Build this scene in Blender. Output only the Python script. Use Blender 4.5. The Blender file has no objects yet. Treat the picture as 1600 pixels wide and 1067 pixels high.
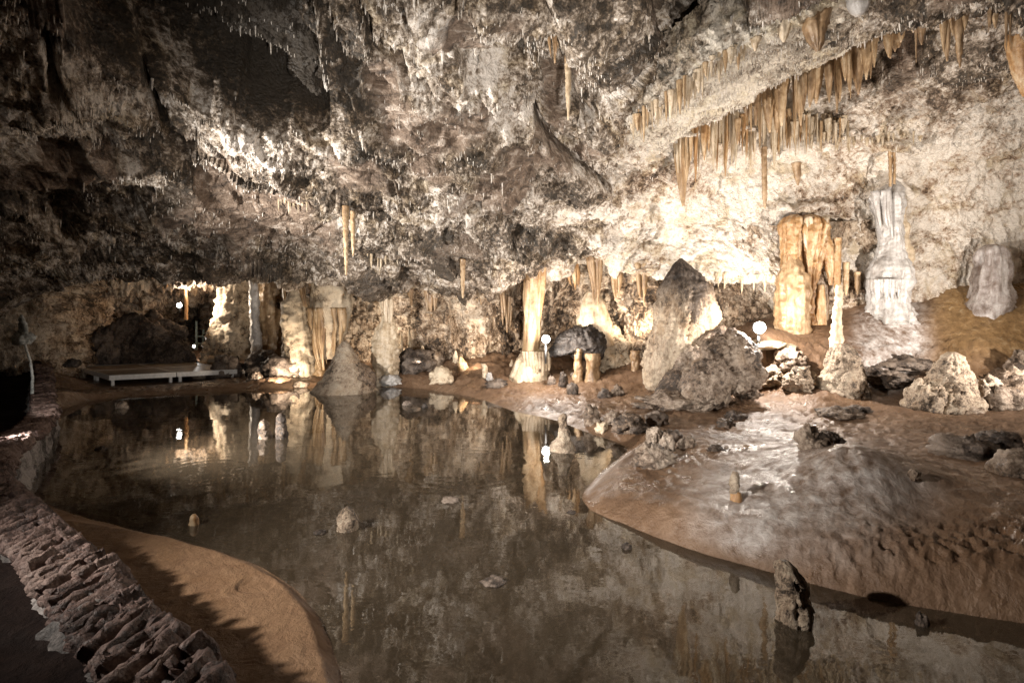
import bpy, bmesh, math, random
import numpy as np

random.seed(7)
np.random.seed(7)
S = bpy.context.scene
COL = S.collection

# ------------------------------------------------------------------ camera, world, exposure
cam_d = bpy.data.cameras.new("camera")
cam = bpy.data.objects.new("camera", cam_d)
COL.objects.link(cam)
cam.location = (0, 0, 1.8)
cam.rotation_euler = (math.radians(90), 0, 0)
cam_d.sensor_width = 36
cam_d.lens = 18
cam_d.shift_y = -0.0272
cam_d.clip_start = 0.05
cam_d.clip_end = 200
S.camera = cam

wd = bpy.data.worlds.new("World")
S.world = wd
wd.use_nodes = True
wd.node_tree.nodes["Background"].inputs[0].default_value = (0.9, 0.85, 0.8, 1)
wd.node_tree.nodes["Background"].inputs[1].default_value = 0.002
S.view_settings.view_transform = 'Standard'
S.view_settings.look = 'None'
S.view_settings.exposure = 0.35
S.view_settings.gamma = 1.0
S.cycles.use_denoising = True
S.cycles.denoising_prefilter = 'NONE'
S.cycles.max_bounces = 5
S.cycles.diffuse_bounces = 3
S.cycles.glossy_bounces = 3
S.cycles.transparent_max_bounces = 6
S.cycles.sample_clamp_indirect = 4.0
S.cycles.caustics_reflective = False
S.cycles.caustics_refractive = False

F, HZ, CH = 800.0, 490.0, 1.8


def W(px, py, Y):
    return np.array(((px - 800) / F * Y, Y, CH - (py - HZ) / F * Y))


def G(px, py, z=0.0):
    return W(px, py, F * (CH - z) / (py - HZ))


# ------------------------------------------------------------------ lamps (the cave's own electric lighting, plus added unseen fills)
def spot(name, loc, target, watts, cone, blend=0.5, col=(1, 0.87, 0.7), size=0.06):
    d = bpy.data.lights.new(name, 'SPOT')
    d.energy = watts
    d.spot_size = math.radians(cone)
    d.spot_blend = blend
    d.color = col
    d.shadow_soft_size = size
    o = bpy.data.objects.new(name, d)
    COL.objects.link(o)
    o.location = loc
    v = np.array(target, float) - np.array(loc, float)
    from mathutils import Vector
    o.rotation_euler = Vector(v).to_track_quat('-Z', 'Y').to_euler()
    return o


def point(name, loc, watts, col=(1, 0.86, 0.68), size=0.05):
    d = bpy.data.lights.new(name, 'POINT')
    d.energy = watts
    d.color = col
    d.shadow_soft_size = size
    o = bpy.data.objects.new(name, d)
    COL.objects.link(o)
    o.location = loc
    return o


WARM = (1, 0.835, 0.65)
NEUT = (1, 0.905, 0.81)
COOL = (1, 0.945, 0.885)
L1 = W(280, 477, 16.5)
L2 = W(853, 530, 11.3)
L3 = W(1187, 512, 9.6)
# path lamp on the left of the viewpoint, throws low light over the beach and the pool
spot("path_light", (-4.6, 1.5, 2.8), (3.5, 6.5, 0.7), 1900, 80, 0.9, NEUT, 0.09)
# unseen fill spots added to brighten the ceiling and the right wall
spot("ceiling_fill", (-5.9, 5.0, 0.9), (0.6, 9.8, 3.0), 3300, 96, 0.7, COOL, 0.07)
spot("front_fill", (0.7, 0.2, 0.9), (-0.6, 10.0, 3.5), 1600, 74, 0.8, COOL, 0.07)
spot("right_wall_fill", (8.4, 5.7, 1.3), (5.4, 10.8, 3.3), 1500, 100, 0.8, NEUT, 0.08)
spot("top_fill", (2.2, 3.6, 0.5), (2.6, 6.6, 4.6), 330, 100, 0.8, NEUT, 0.07)
# visible floodlights
spot("left_lamp_light", L1 + np.array((0.03, -0.13, 0.05)), L1 + np.array((1.3, 0.15, 0.7)), 480, 150, 0.5, WARM, 0.05)
point("middle_lamp_light", L2 + np.array((0.0, -0.16, 0.1)), 170, NEUT)
point("right_lamp_light", L3 + np.array((0.0, -0.22, 0.14)), 260, NEUT)
point("tunnel_spot_light", W(303, 541, 17.2), 14, COOL)
spot("stage_fill", (-5.9, 6.2, 0.75), (-9.6, 13.0, 0.2), 140, 36, 0.6, COOL, 0.04)  # unseen fill added to brighten the stage edge, has no fixture
# unseen fill spots without fixtures, added to brighten the back wall
spot("alcove_fill", W(574, 556, 13.7), W(610, 480, 15.4), 110, 150, 0.5, WARM)
spot("rib_fill", W(436, 594, 12.5), W(420, 480, 17.0), 100, 130, 0.6, WARM)
spot("shore_fill", W(470, 603, 11.7), W(485, 460, 14.4), 110, 140, 0.6, WARM)
spot("drapery_fill", W(655, 568, 12.9), W(650, 480, 15.0), 90, 150, 0.6, WARM)
spot("far_shore_fill", W(742, 572, 12.6), W(735, 490, 14.2), 80, 150, 0.6, WARM)
spot("recess_fill", W(905, 515, 12.45), W(925, 440, 13.6), 120, 160, 0.5, WARM)
spot("ledge_fill", W(1000, 520, 11.5), W(985, 430, 12.6), 110, 160, 0.5, WARM)
spot("wall_fill", W(1118, 556, 10.1), W(1150, 360, 11.4), 90, 150, 0.6, NEUT)


# ------------------------------------------------------------------ noise
_perm = np.random.RandomState(3).permutation(256).astype(np.int32)
_perm = np.concatenate([_perm, _perm, _perm])
_g = np.random.RandomState(5).normal(size=(256, 3)).astype(np.float32)
_g /= np.linalg.norm(_g, axis=1, keepdims=True)
_rnd = np.random.RandomState(9).rand(256, 8).astype(np.float32)


def _hash(i, j, k):
    return _perm[_perm[_perm[i & 255] + (j & 255)] + (k & 255)]


def perlin(P):
    P = np.asarray(P, np.float32)
    I = np.floor(P).astype(np.int32)
    f = P - I
    u = f * f * f * (f * (f * 6 - 15) + 10)
    out = np.zeros(len(P), np.float32)
    for dx in (0, 1):
        wx = u[:, 0] if dx else 1 - u[:, 0]
        for dy in (0, 1):
            wy = u[:, 1] if dy else 1 - u[:, 1]
            for dz in (0, 1):
                wz = u[:, 2] if dz else 1 - u[:, 2]
                g = _g[_hash(I[:, 0] + dx, I[:, 1] + dy, I[:, 2] + dz)]
                d = g[:, 0] * (f[:, 0] - dx) + g[:, 1] * (f[:, 1] - dy) + g[:, 2] * (f[:, 2] - dz)
                out += wx * wy * wz * d
    return out * 1.5


def fbm(P, octv=4, gain=0.5, lac=2.03):
    P = np.asarray(P, np.float32)
    a, s, o = 1.0, 0.0, np.zeros(len(P), np.float32)
    for k in range(octv):
        o += a * perlin(P + 17.3 * k)
        P = P * lac
        a *= gain
    return o


def ridged(P, octv=4, gain=0.55, lac=2.07):
    P = np.asarray(P, np.float32)
    a, o = 1.0, np.zeros(len(P), np.float32)
    for k in range(octv):
        o += a * (1 - 2.2 * np.abs(perlin(P + 31.7 * k)))
        P = P * lac
        a *= gain
    return o


def voro(P):
    """F1, F2 and a per-cell random row, plus the offset from the cell's own point."""
    P = np.asarray(P, np.float32)
    I = np.floor(P).astype(np.int32)
    n = len(P)
    f1 = np.full(n, 9e9, np.float32)
    f2 = np.full(n, 9e9, np.float32)
    hid = np.zeros(n, np.int32)
    off = np.zeros((n, 3), np.float32)
    for dx in (-1, 0, 1):
        for dy in (-1, 0, 1):
            for dz in (-1, 0, 1):
                C = I + np.array((dx, dy, dz), np.int32)
                h = _hash(C[:, 0], C[:, 1], C[:, 2])
                d = P - (C + _rnd[h, :3])
                q = (d * d).sum(1)
                m = q < f1
                f2 = np.where(m, f1, np.minimum(f2, q))
                f1 = np.where(m, q, f1)
                hid = np.where(m, h, hid)
                off[m] = d[m]
    return np.sqrt(f1), np.sqrt(f2), hid, off


def facet(P):
    """angular blocks: every cell is a randomly tilted, randomly raised plane"""
    P = np.asarray(P, np.float32)
    w = 0.25 * np.stack([perlin(P * 1.3 + 5), perlin(P * 1.3 + 25), perlin(P * 1.3 + 45)], 1)
    f1, f2, h, off = voro(P + w)
    return (off * _g[h]).sum(1) * 0.8 + (_rnd[h, 4] - 0.5) * 0.7


def sstep(x):
    x = np.clip(x, 0, 1)
    return x * x * (3 - 2 * x)


def poly_sd(X, Y, poly):
    """signed distance, negative inside"""
    poly = np.asarray(poly, float)
    d = np.full(X.shape, 1e9)
    ins = np.zeros(X.shape, bool)
    n = len(poly)
    for i in range(n):
        ax, ay = poly[i]
        bx, by = poly[(i + 1) % n]
        ex, ey = bx - ax, by - ay
        t = np.clip(((X - ax) * ex + (Y - ay) * ey) / (ex * ex + ey * ey + 1e-12), 0, 1)
        d = np.minimum(d, (X - ax - t * ex) ** 2 + (Y - ay - t * ey) ** 2)
        c = (ay > Y) != (by > Y)
        with np.errstate(divide='ignore', invalid='ignore'):
            xi = ex * (Y - ay) / (ey if abs(ey) > 1e-12 else 1e-12) + ax
        ins ^= c & (X < xi)
    d = np.sqrt(d)
    return np.where(ins, -d, d)


# ------------------------------------------------------------------ mesh helpers
def mk(name, V, quads=None, tris=None, mat=None, parent=None, base=None, smooth=True, link=True, attrs=None):
    V = np.asarray(V, np.float32)
    if base is not None:
        V = V - np.asarray(base, np.float32)
    quads = np.zeros((0, 4), np.int32) if quads is None else np.asarray(quads, np.int32).reshape(-1, 4)
    tris = np.zeros((0, 3), np.int32) if tris is None else np.asarray(tris, np.int32).reshape(-1, 3)
    me = bpy.data.meshes.new(name)
    me.vertices.add(len(V))
    me.vertices.foreach_set("co", V.ravel())
    nl = quads.size + tris.size
    me.loops.add(nl)
    me.loops.foreach_set("vertex_index", np.concatenate([quads.ravel(), tris.ravel()]).astype(np.int32))
    npol = len(quads) + len(tris)
    me.polygons.add(npol)
    ls = np.concatenate([np.arange(len(quads)) * 4, quads.size + np.arange(len(tris)) * 3]).astype(np.int32)
    me.polygons.foreach_set("loop_start", ls)
    me.polygons.foreach_set("use_smooth", np.full(npol, smooth, bool))
    me.update(calc_edges=True)
    if attrs:
        for k, v in attrs.items():
            a = me.attributes.new(k, 'FLOAT', 'POINT')
            a.data.foreach_set("value", np.asarray(v, np.float32))
    if mat:
        me.materials.append(mat)
    o = bpy.data.objects.new(name, me)
    if link:
        COL.objects.link(o)
    if parent is not None:
        o.parent = parent
    if base is not None:
        o.location = base
    return o


def gridq(nr, nc, wrap=False):
    r = np.arange(nr - 1)[:, None]
    c = np.arange(nc if wrap else nc - 1)[None, :]
    c2 = (c + 1) % nc
    a = r * nc + c
    b = r * nc + c2
    q = np.stack([a, b, b + nc, a + nc], -1)
    return q.reshape(-1, 4)


class MB:
    """collects pieces of one mesh"""

    def __init__(self):
        self.V, self.Q, self.T, self.n = [], [], [], 0

    def add(self, V, Q=None, T=None):
        V = np.asarray(V, np.float32)
        if Q is not None and len(Q):
            self.Q.append(np.asarray(Q) + self.n)
        if T is not None and len(T):
            self.T.append(np.asarray(T) + self.n)
        self.V.append(V)
        self.n += len(V)
        return self

    def build(self, name, mat, parent=None, base=None, smooth=True):
        V = np.concatenate(self.V)
        Q = np.concatenate(self.Q) if self.Q else None
        T = np.concatenate(self.T) if self.T else None
        return mk(name, V, Q, T, mat, parent, base, smooth)


def empty(name, loc):
    o = bpy.data.objects.new(name, None)
    o.empty_display_size = 0.2
    COL.objects.link(o)
    o.location = loc
    return o


def tag(o, label=None, cat=None, group=None, kind=None):
    if label:
        o["label"] = label
    if cat:
        o["category"] = cat
    if group:
        o["group"] = group
    if kind:
        o["kind"] = kind
    return o


def grid_normals(P):
    du = np.gradient(P, axis=1)
    dv = np.gradient(P, axis=0)
    n = np.cross(du, dv)
    n /= np.linalg.norm(n, axis=2, keepdims=True) + 1e-9
    c = np.array((0.0, 6.0, 1.8)) - P
    s = np.sign((n * c).sum(2, keepdims=True))
    # one overall sign so the normal field stays continuous
    return n * (1 if s.mean() > 0 else -1)


def smooth_grid(P, it):
    for _ in range(it):
        Q = P.copy()
        Q[1:-1] = (P[:-2] + 2 * P[1:-1] + P[2:]) / 4
        P = Q.copy()
        P[:, 1:-1] = (Q[:, :-2] + 2 * Q[:, 1:-1] + Q[:, 2:]) / 4
    return P


def expand(table, colpos, ncol, rowcnt):
    """table[r][c] = xyz -> dense grid; columns resampled at even spacing of colpos, rows by rowcnt per span"""
    T = np.asarray(table, float)
    u = np.linspace(colpos[0], colpos[-1], ncol) if np.isscalar(ncol) else np.asarray(ncol)
    A = np.stack([np.stack([np.interp(u, colpos, T[r, :, k]) for k in range(3)], -1) for r in range(T.shape[0])])
    rows = [A[0]]
    for r in range(T.shape[0] - 1):
        for t in np.linspace(0, 1, rowcnt[r] + 1)[1:]:
            rows.append(A[r] * (1 - t) + A[r + 1] * t)
    return np.stack(rows), u


def proj(P):
    Y = np.maximum(P[..., 1], 0.05)
    return P[..., 0] / Y * F + 800, HZ - (P[..., 2] - CH) / Y * F


# ------------------------------------------------------------------ materials
class NT:
    def __init__(self, name):
        self.m = bpy.data.materials.new(name)
        self.m.use_nodes = True
        self.t = self.m.node_tree
        self.b = self.t.nodes["Principled BSDF"]
        self.out = self.t.nodes["Material Output"]

    def n(self, kind, **kw):
        x = self.t.nodes.new(kind)
        for k, v in kw.items():
            if k in x.inputs:
                x.inputs[k].default_value = v
            else:
                setattr(x, k, v)
        return x

    def l(self, a, b):
        self.t.links.new(a, b)

    def noise(self, vec, scale, detail=6, rough=0.6, dist=0.0):
        x = self.n('ShaderNodeTexNoise')
        x.inputs['Scale'].default_value = scale
        x.inputs['Detail'].default_value = detail
        x.inputs['Roughness'].default_value = rough
        x.inputs['Distortion'].default_value = dist
        self.l(vec, x.inputs['Vector'])
        return x.outputs['Fac']

    def ramp(self, fac, stops, interp='LINEAR'):
        x = self.n('ShaderNodeValToRGB')
        r = x.color_ramp
        r.interpolation = interp
        while len(r.elements) < len(stops):
            r.elements.new(0.5)
        for e, (p, c) in zip(r.elements, stops):
            e.position = p
            e.color = (*c, 1) if len(c) == 3 else c
        self.l(fac, x.inputs['Fac'])
        return x.outputs['Color']

    def val(self, fac, a, b, lo=0.0, hi=1.0):
        x = self.n('ShaderNodeMapRange')
        x.inputs['From Min'].default_value = lo
        x.inputs['From Max'].default_value = hi
        x.inputs['To Min'].default_value = a
        x.inputs['To Max'].default_value = b
        self.l(fac, x.inputs['Value'])
        return x.outputs['Result']

    def mix(self, fac, a, b, mode='MIX'):
        x = self.n('ShaderNodeMix', data_type='RGBA', blend_type=mode)
        for s, v in ((x.inputs[0], fac), (x.inputs[6], a), (x.inputs[7], b)):
            if isinstance(v, (int, float)):
                s.default_value = v
            elif isinstance(v, tuple):
                s.default_value = (*v, 1)
            else:
                self.l(v, s)
        return x.outputs[2]

    def math(self, op, a, b=0.0):
        x = self.n('ShaderNodeMath', operation=op)
        for s, v in ((x.inputs[0], a), (x.inputs[1], b)):
            if isinstance(v, (int, float)):
                s.default_value = v
            else:
                self.l(v, s)
        return x.outputs[0]

    def coords(self, scale=(1, 1, 1), world=False, rot=(0, 0, 0)):
        if world:
            c = self.n('ShaderNodeNewGeometry').outputs['Position']
        else:
            c = self.n('ShaderNodeTexCoord').outputs['Object']
            i = self.n('ShaderNodeObjectInfo').outputs['Random']
            s = self.math('MULTIPLY', i, 37.0)
            a = self.n('ShaderNodeVectorMath', operation='ADD')
            self.l(c, a.inputs[0])
            self.l(s, a.inputs[1])
            c = a.outputs[0]
        m = self.n('ShaderNodeMapping')
        m.inputs['Scale'].default_value = scale
        m.inputs['Rotation'].default_value = rot
        self.l(c, m.inputs['Vector'])
        return m.outputs['Vector']

    def bump(self, h, strength, dist, prev=None):
        x = self.n('ShaderNodeBump')
        x.inputs['Strength'].default_value = strength
        x.inputs['Distance'].default_value = dist
        self.l(h, x.inputs['Height'])
        if prev is not None:
            self.l(prev, x.inputs['Normal'])
        return x.outputs['Normal']


def rock(name, dark, mid, pale, s=1.0, crust=0.5, stain=None, aniso=(1, 1, 1), rot=(0, 0, 0), bump=0.6, rough=(0.45, 0.85),
         world=False, spec=0.35, bdist=0.05, stain_amt=0.5, cap=None):
    """mottled cave rock: dark bare rock, mid tone and a pale calcite crust"""
    k = NT(name)
    v = k.coords(aniso, world, rot)
    big = k.noise(v, 0.55 * s, 5, 0.6, 0.4)
    medn = k.noise(v, 3.2 * s, 8, 0.68, 0.8)
    fine = k.noise(v, 13 * s, 6, 0.7, 0.4)
    f = k.math('ADD', k.math('MULTIPLY', medn, 0.55), k.math('MULTIPLY', fine, 0.45))
    f = k.math('ADD', f, k.math('MULTIPLY', k.math('SUBTRACT', big, 0.5), 0.7))
    o = 0.5 - crust
    col = k.ramp(f, [(0.40 + o * .3, dark), (0.465 + o * .3, mid), (0.53 + o * .3, tuple(0.5 * (a + b) for a, b in zip(mid, pale))), (0.59 + o * .3, pale)])
    if stain:
        st = k.noise(v, 1.1 * s, 6, 0.65, 1.2)
        col = k.mix(k.val(st, 0, stain_amt, 0.5, 0.66), col, stain, 'MULTIPLY')
    if cap:
        z = k.n('ShaderNodeSeparateXYZ')
        k.l(k.n('ShaderNodeTexCoord').outputs['Object'], z.inputs[0])
        zz = k.math('ADD', z.outputs[2], k.math('MULTIPLY', medn, 0.5))
        col = k.mix(k.val(zz, 0, 1, cap[0], cap[1]), col, cap[2], 'MULTIPLY')
    k.l(col, k.b.inputs['Base Color'])
    k.l(k.val(fine, rough[0], rough[1], 0.35, 0.65), k.b.inputs['Roughness'])
    k.b.inputs['Specular IOR Level'].default_value = spec
    b1 = k.bump(k.noise(v, 7 * s, 10, 0.68, 0.6), bump, bdist)
    vo = k.n('ShaderNodeTexVoronoi')
    vo.inputs['Scale'].default_value = 22 * s
    k.l(v, vo.inputs['Vector'])
    b2 = k.bump(vo.outputs['Distance'], bump * 0.5, bdist * 0.4, b1)
    k.l(b2, k.b.inputs['Normal'])
    return k.m


def flow(name, c1, c2, c3, streak=0.12, s=1.0, bump=0.5, rough=(0.25, 0.6), spec=0.5):
    """flowstone: colours run down in vertical streaks, wet sheen"""
    k = NT(name)
    v = k.coords((1, 1, streak))
    v2 = k.coords((1, 1, 1))
    a = k.noise(v, 9 * s, 6, 0.62, 0.3)
    b = k.noise(v2, 5 * s, 7, 0.65, 0.5)
    f = k.math('ADD', k.math('MULTIPLY', a, 0.65), k.math('MULTIPLY', b, 0.35))
    col = k.ramp(f, [(0.36, c1), (0.5, c2), (0.63, c3)])
    grime = k.noise(v2, 16 * s, 6, 0.7)
    col = k.mix(k.val(grime, 0, 0.7, 0.52, 0.72), col, (0.45, 0.36, 0.28), 'MULTIPLY')
    k.l(col, k.b.inputs['Base Color'])
    k.l(k.val(b, rough[0], rough[1], 0.35, 0.65), k.b.inputs['Roughness'])
    k.b.inputs['Specular IOR Level'].default_value = spec
    b1 = k.bump(k.noise(v, 16 * s, 6, 0.6), bump, 0.03)
    b2 = k.bump(k.noise(v2, 30 * s, 8, 0.7, 0.4), bump * 0.8, 0.015, b1)
    k.l(b2, k.b.inputs['Normal'])
    return k.m


M = {}
M['ceiling'] = rock("ceiling_rock", (0.035, 0.028, 0.02), (0.16, 0.125, 0.09), (0.62, 0.57, 0.50), 1.0, 0.52,
                    stain=(0.55, 0.5, 0.34), bump=0.9, bdist=0.07, rough=(0.38, 0.8))
M['wall'] = rock("wall_rock", (0.07, 0.05, 0.035), (0.34, 0.26, 0.19), (0.66, 0.58, 0.47), 1.0, 0.60,
                 stain=(0.75, 0.58, 0.36), aniso=(1, 1, 0.7), bump=0.8, bdist=0.06)
M['recess'] = rock("recess_rock", (0.035, 0.024, 0.016), (0.20, 0.135, 0.085), (0.60, 0.50, 0.39), 1.6, 0.5,
                   stain=(0.7, 0.55, 0.36), aniso=(1, 1, 0.5), bump=0.9, bdist=0.07)
M['ledge'] = rock("ledge_rock", (0.05, 0.04, 0.028), (0.24, 0.19, 0.14), (0.64, 0.58, 0.49), 1.2, 0.56,
                  stain=(0.7, 0.62, 0.4), bump=0.9, bdist=0.06, rough=(0.3, 0.75), spec=0.5)
M['boulder'] = rock("boulder_rock", (0.045, 0.033, 0.025), (0.15, 0.108, 0.078), (0.33, 0.27, 0.215), 1.8, 0.47,
                    stain=(0.75, 0.62, 0.45), bump=0.8, bdist=0.04)
M['darkrock'] = rock("dark_rock", (0.024, 0.018, 0.014), (0.07, 0.052, 0.041), (0.19, 0.15, 0.12), 1.8, 0.45, bump=0.7, bdist=0.04)
M['pitted'] = rock("pitted_stalagmite", (0.06, 0.045, 0.033), (0.28, 0.21, 0.15), (0.46, 0.38, 0.29), 3.0, 0.58,
                   stain=(0.8, 0.66, 0.5), bump=1.0, bdist=0.05)
M['greystone'] = rock("grey_stalagmite", (0.06, 0.05, 0.045), (0.22, 0.19, 0.17), (0.45, 0.41, 0.37), 2.2, 0.52,
                      stain=(0.85, 0.7, 0.5), aniso=(1, 1, 0.45), bump=0.9, bdist=0.04)
M['capped'] = rock("capped_stalagmite", (0.07, 0.05, 0.035), (0.24, 0.18, 0.125), (0.44, 0.36, 0.27), 2.2, 0.54,
                   stain=(0.85, 0.68, 0.5), aniso=(1, 1, 0.4), bump=0.9, bdist=0.04, cap=(2.3, 2.9, (0.30, 0.30, 0.33)))
M['tan'] = flow("tan_flowstone", (0.17, 0.10, 0.05), (0.36, 0.24, 0.13), (0.56, 0.43, 0.28))
M['orange'] = flow("orange_flowstone", (0.19, 0.09, 0.035), (0.38, 0.22, 0.095), (0.58, 0.46, 0.31), bump=0.6)
M['brown'] = flow("brown_flowstone", (0.12, 0.07, 0.035), (0.27, 0.175, 0.095), (0.45, 0.33, 0.21))
M['white'] = flow("white_flowstone", (0.28, 0.26, 0.24), (0.44, 0.42, 0.40), (0.60, 0.58, 0.56), rough=(0.15, 0.45), bump=0.5)
M['cream'] = flow("cream_flowstone", (0.28, 0.20, 0.12), (0.50, 0.40, 0.28), (0.64, 0.55, 0.43))
M['stump'] = flow("stump_flowstone", (0.16, 0.12, 0.10), (0.32, 0.28, 0.26), (0.55, 0.52, 0.50), rough=(0.12, 0.4), bump=0.6)
M['scaly'] = rock("scaly_flowstone", (0.10, 0.07, 0.045), (0.42, 0.33, 0.23), (0.60, 0.50, 0.37), 2.0, 0.62, bump=0.7, bdist=0.04)
M['straw'] = flow("straw_calcite", (0.22, 0.15, 0.08), (0.42, 0.33, 0.22), (0.62, 0.55, 0.44))


def ground_material():
    k = NT("cave_mud")
    v = k.coords((1, 1, 1), world=True)
    n1 = k.noise(v, 1.3, 8, 0.62, 0.6)
    n2 = k.noise(v, 9, 8, 0.65, 0.3)
    n3 = k.noise(v, 40, 5, 0.6)
    col = k.ramp(k.math('ADD', k.math('MULTIPLY', n1, 0.6), k.math('MULTIPLY', n2, 0.4)),
                 [(0.34, (0.085, 0.048, 0.027)), (0.5, (0.155, 0.094, 0.056)), (0.66, (0.235, 0.155, 0.10))])
    at = lambda nm: k.n('ShaderNodeAttribute', attribute_name=nm).outputs['Fac']
    sand = k.ramp(n2, [(0.3, (0.15, 0.083, 0.042)), (0.7, (0.215, 0.13, 0.07))])
    col = k.mix(at("sand"), col, sand)
    white = k.ramp(n2, [(0.3, (0.40, 0.36, 0.34)), (0.7, (0.68, 0.66, 0.65))])
    wf = k.math('MULTIPLY', at("white"), k.val(k.math('ADD', k.math('MULTIPLY', n1, .6), k.math('MULTIPLY', n2, .4)), 0.05, 1.0, 0.40, 0.58))
    col = k.mix(wf, col, white)
    amber = k.ramp(n2, [(0.3, (0.13, 0.075, 0.03)), (0.55, (0.26, 0.16, 0.07)), (0.72, (0.40, 0.30, 0.18))])
    col = k.mix(at("amber"), col, amber)
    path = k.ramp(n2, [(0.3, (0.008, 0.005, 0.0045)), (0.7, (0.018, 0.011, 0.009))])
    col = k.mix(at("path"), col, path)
    bed = k.ramp(k.math('ADD', k.math('MULTIPLY', n1, 0.7), k.math('MULTIPLY', n2, 0.3)),
                 [(0.36, (0.035, 0.026, 0.014)), (0.5, (0.085, 0.064, 0.037)), (0.64, (0.16, 0.125, 0.078))])
    vo = k.n('ShaderNodeTexVoronoi')
    vo.inputs['Scale'].default_value = 9.0
    k.l(v, vo.inputs['Vector'])
    fleck = k.ramp(vo.outputs['Distance'], [(0.0, (1, 1, 1)), (0.05, (1, 1, 1)), (0.085, (0, 0, 0))])
    bed = k.mix(k.math('MULTIPLY', k.math('MULTIPLY', fleck, 0.75), k.val(n1, 0, 1, 0.48, 0.56)), bed, (0.36, 0.30, 0.19))
    col = k.mix(at("bed"), col, bed)
    k.l(col, k.b.inputs['Base Color'])
    wet = k.noise(v, 2.2, 6, 0.6, 0.5)
    r = k.val(wet, 0.22, 0.62, 0.36, 0.6)
    r = k.math('ADD', r, k.math('MULTIPLY', at("sand"), 0.3))
    r = k.math('ADD', r, k.math('MULTIPLY', at("path"), 0.5))
    k.l(r, k.b.inputs['Roughness'])
    k.l(k.val(at("path"), 0.42, 0.08), k.b.inputs['Specular IOR Level'])
    b1 = k.bump(n2, 0.7, 0.05)
    b2 = k.bump(n3, 0.35, 0.01, b1)
    k.l(b2, k.b.inputs['Normal'])
    return k.m


M['ground'] = ground_material()


def water_material():
    k = NT("pool_water")
    t = k.t
    t.nodes.remove(k.b)
    v = k.coords((1, 1, 1), world=True)
    mp = k.n('ShaderNodeMapping')
    mp.inputs['Scale'].default_value = (1.0, 1.6, 1)
    k.l(v, mp.inputs['Vector'])
    w1 = k.noise(mp.outputs[0], 1.6, 3, 0.5, 0.4)
    w2 = k.noise(mp.outputs[0], 11.0, 2, 0.5, 0.3)
    h = k.math('ADD', k.math('MULTIPLY', w1, 1.0), k.math('MULTIPLY', w2, 0.10))
    # rings spreading from two falling drops
    for (cx, cy, R) in ((-3.55, 5.85, 0.42), (-0.55, 6.0, 0.75)):
        sub = k.n('ShaderNodeVectorMath', operation='DISTANCE')
        k.l(v, sub.inputs[0])
        sub.inputs[1].default_value = (cx, cy, 0)
        d = sub.outputs['Value']
        s = k.math('SINE', k.math('MULTIPLY', d, 42.0))
        env = k.math('MULTIPLY', s, k.val(k.math('ABSOLUTE', k.math('SUBTRACT', d, R)), 0.11, 0.0, 0.0, 0.3))
        h = k.math('ADD', h, env)
    nb = k.bump(h, 0.11, 0.02)
    gl = k.n('ShaderNodeBsdfGlossy')
    gl.inputs['Roughness'].default_value = 0.015
    gl.inputs['Color'].default_value = (1, 1, 1, 1)
    k.l(nb, gl.inputs['Normal'])
    tr = k.n('ShaderNodeBsdfTransparent')
    tr.inputs['Color'].default_value = (0.80, 0.74, 0.62, 1)
    silt = k.n('ShaderNodeBsdfDiffuse')
    silt.inputs['Color'].default_value = (0.19, 0.146, 0.098, 1)
    body = k.n('ShaderNodeMixShader')
    body.inputs[0].default_value = 0.22
    k.l(tr.outputs[0], body.inputs[1])
    k.l(silt.outputs[0], body.inputs[2])
    fr = k.n('ShaderNodeFresnel')
    fr.inputs['IOR'].default_value = 1.62
    k.l(nb, fr.inputs['Normal'])
    mx = k.n('ShaderNodeMixShader')
    k.l(fr.outputs[0], mx.inputs[0])
    k.l(body.outputs[0], mx.inputs[1])
    k.l(gl.outputs[0], mx.inputs[2])
    k.l(mx.outputs[0], k.out.inputs['Surface'])
    return k.m


M['water'] = water_material()


def plain(name, col, rough=0.5, metal=0.0, emit=None, estr=0.0, nz=0.15, ns=20):
    k = NT(name)
    v = k.coords()
    n = k.noise(v, ns, 5, 0.6)
    c = k.ramp(n, [(0.3, tuple(x * (1 - nz) for x in col)), (0.7, tuple(min(1, x * (1 + nz)) for x in col))])
    k.l(c, k.b.inputs['Base Color'])
    k.b.inputs['Roughness'].default_value = rough
    k.b.inputs['Metallic'].default_value = metal
    if emit:
        k.b.inputs['Emission Color'].default_value = (*emit, 1)
        k.b.inputs['Emission Strength'].default_value = estr
    return k.m


M['lampbody'] = plain("lamp_housing", (0.05, 0.05, 0.05), 0.5)
M['glow'] = plain("lamp_glass", (0.9, 0.9, 0.9), 0.3, emit=(1, 0.97, 0.9), estr=14)
M['alu'] = plain("aluminium_frame", (0.62, 0.60, 0.57), 0.5, 0.0)
M['slab_shade'] = rock("slab_shade_rock", (0.012, 0.010, 0.009), (0.026, 0.021, 0.018), (0.07, 0.058, 0.05), 1.8, 0.42, bump=0.6, bdist=0.03)  # near-black colour stands in for the slab's unlit front
M['decking'] = plain("stage_deck", (0.17, 0.14, 0.115), 0.4, 0.0, nz=0.3, ns=6)
M['rail'] = plain("railing_steel", (0.40, 0.48, 0.44), 0.45, 0.3)
M['slate'] = rock("parapet_slate", (0.045, 0.028, 0.024), (0.105, 0.066, 0.056), (0.20, 0.145, 0.125), 3.0, 0.46, bump=0.8, bdist=0.03)
M['mortarlight'] = rock("pale_speckled_stone", (0.25, 0.27, 0.26), (0.45, 0.47, 0.45), (0.62, 0.64, 0.62), 3.0, 0.55, bump=0.6, bdist=0.02)
M['mortar'] = rock("parapet_mortar", (0.03, 0.026, 0.024), (0.085, 0.075, 0.07), (0.26, 0.24, 0.23), 3.0, 0.5, bump=0.8, bdist=0.03)
#END_SETUP

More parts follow.
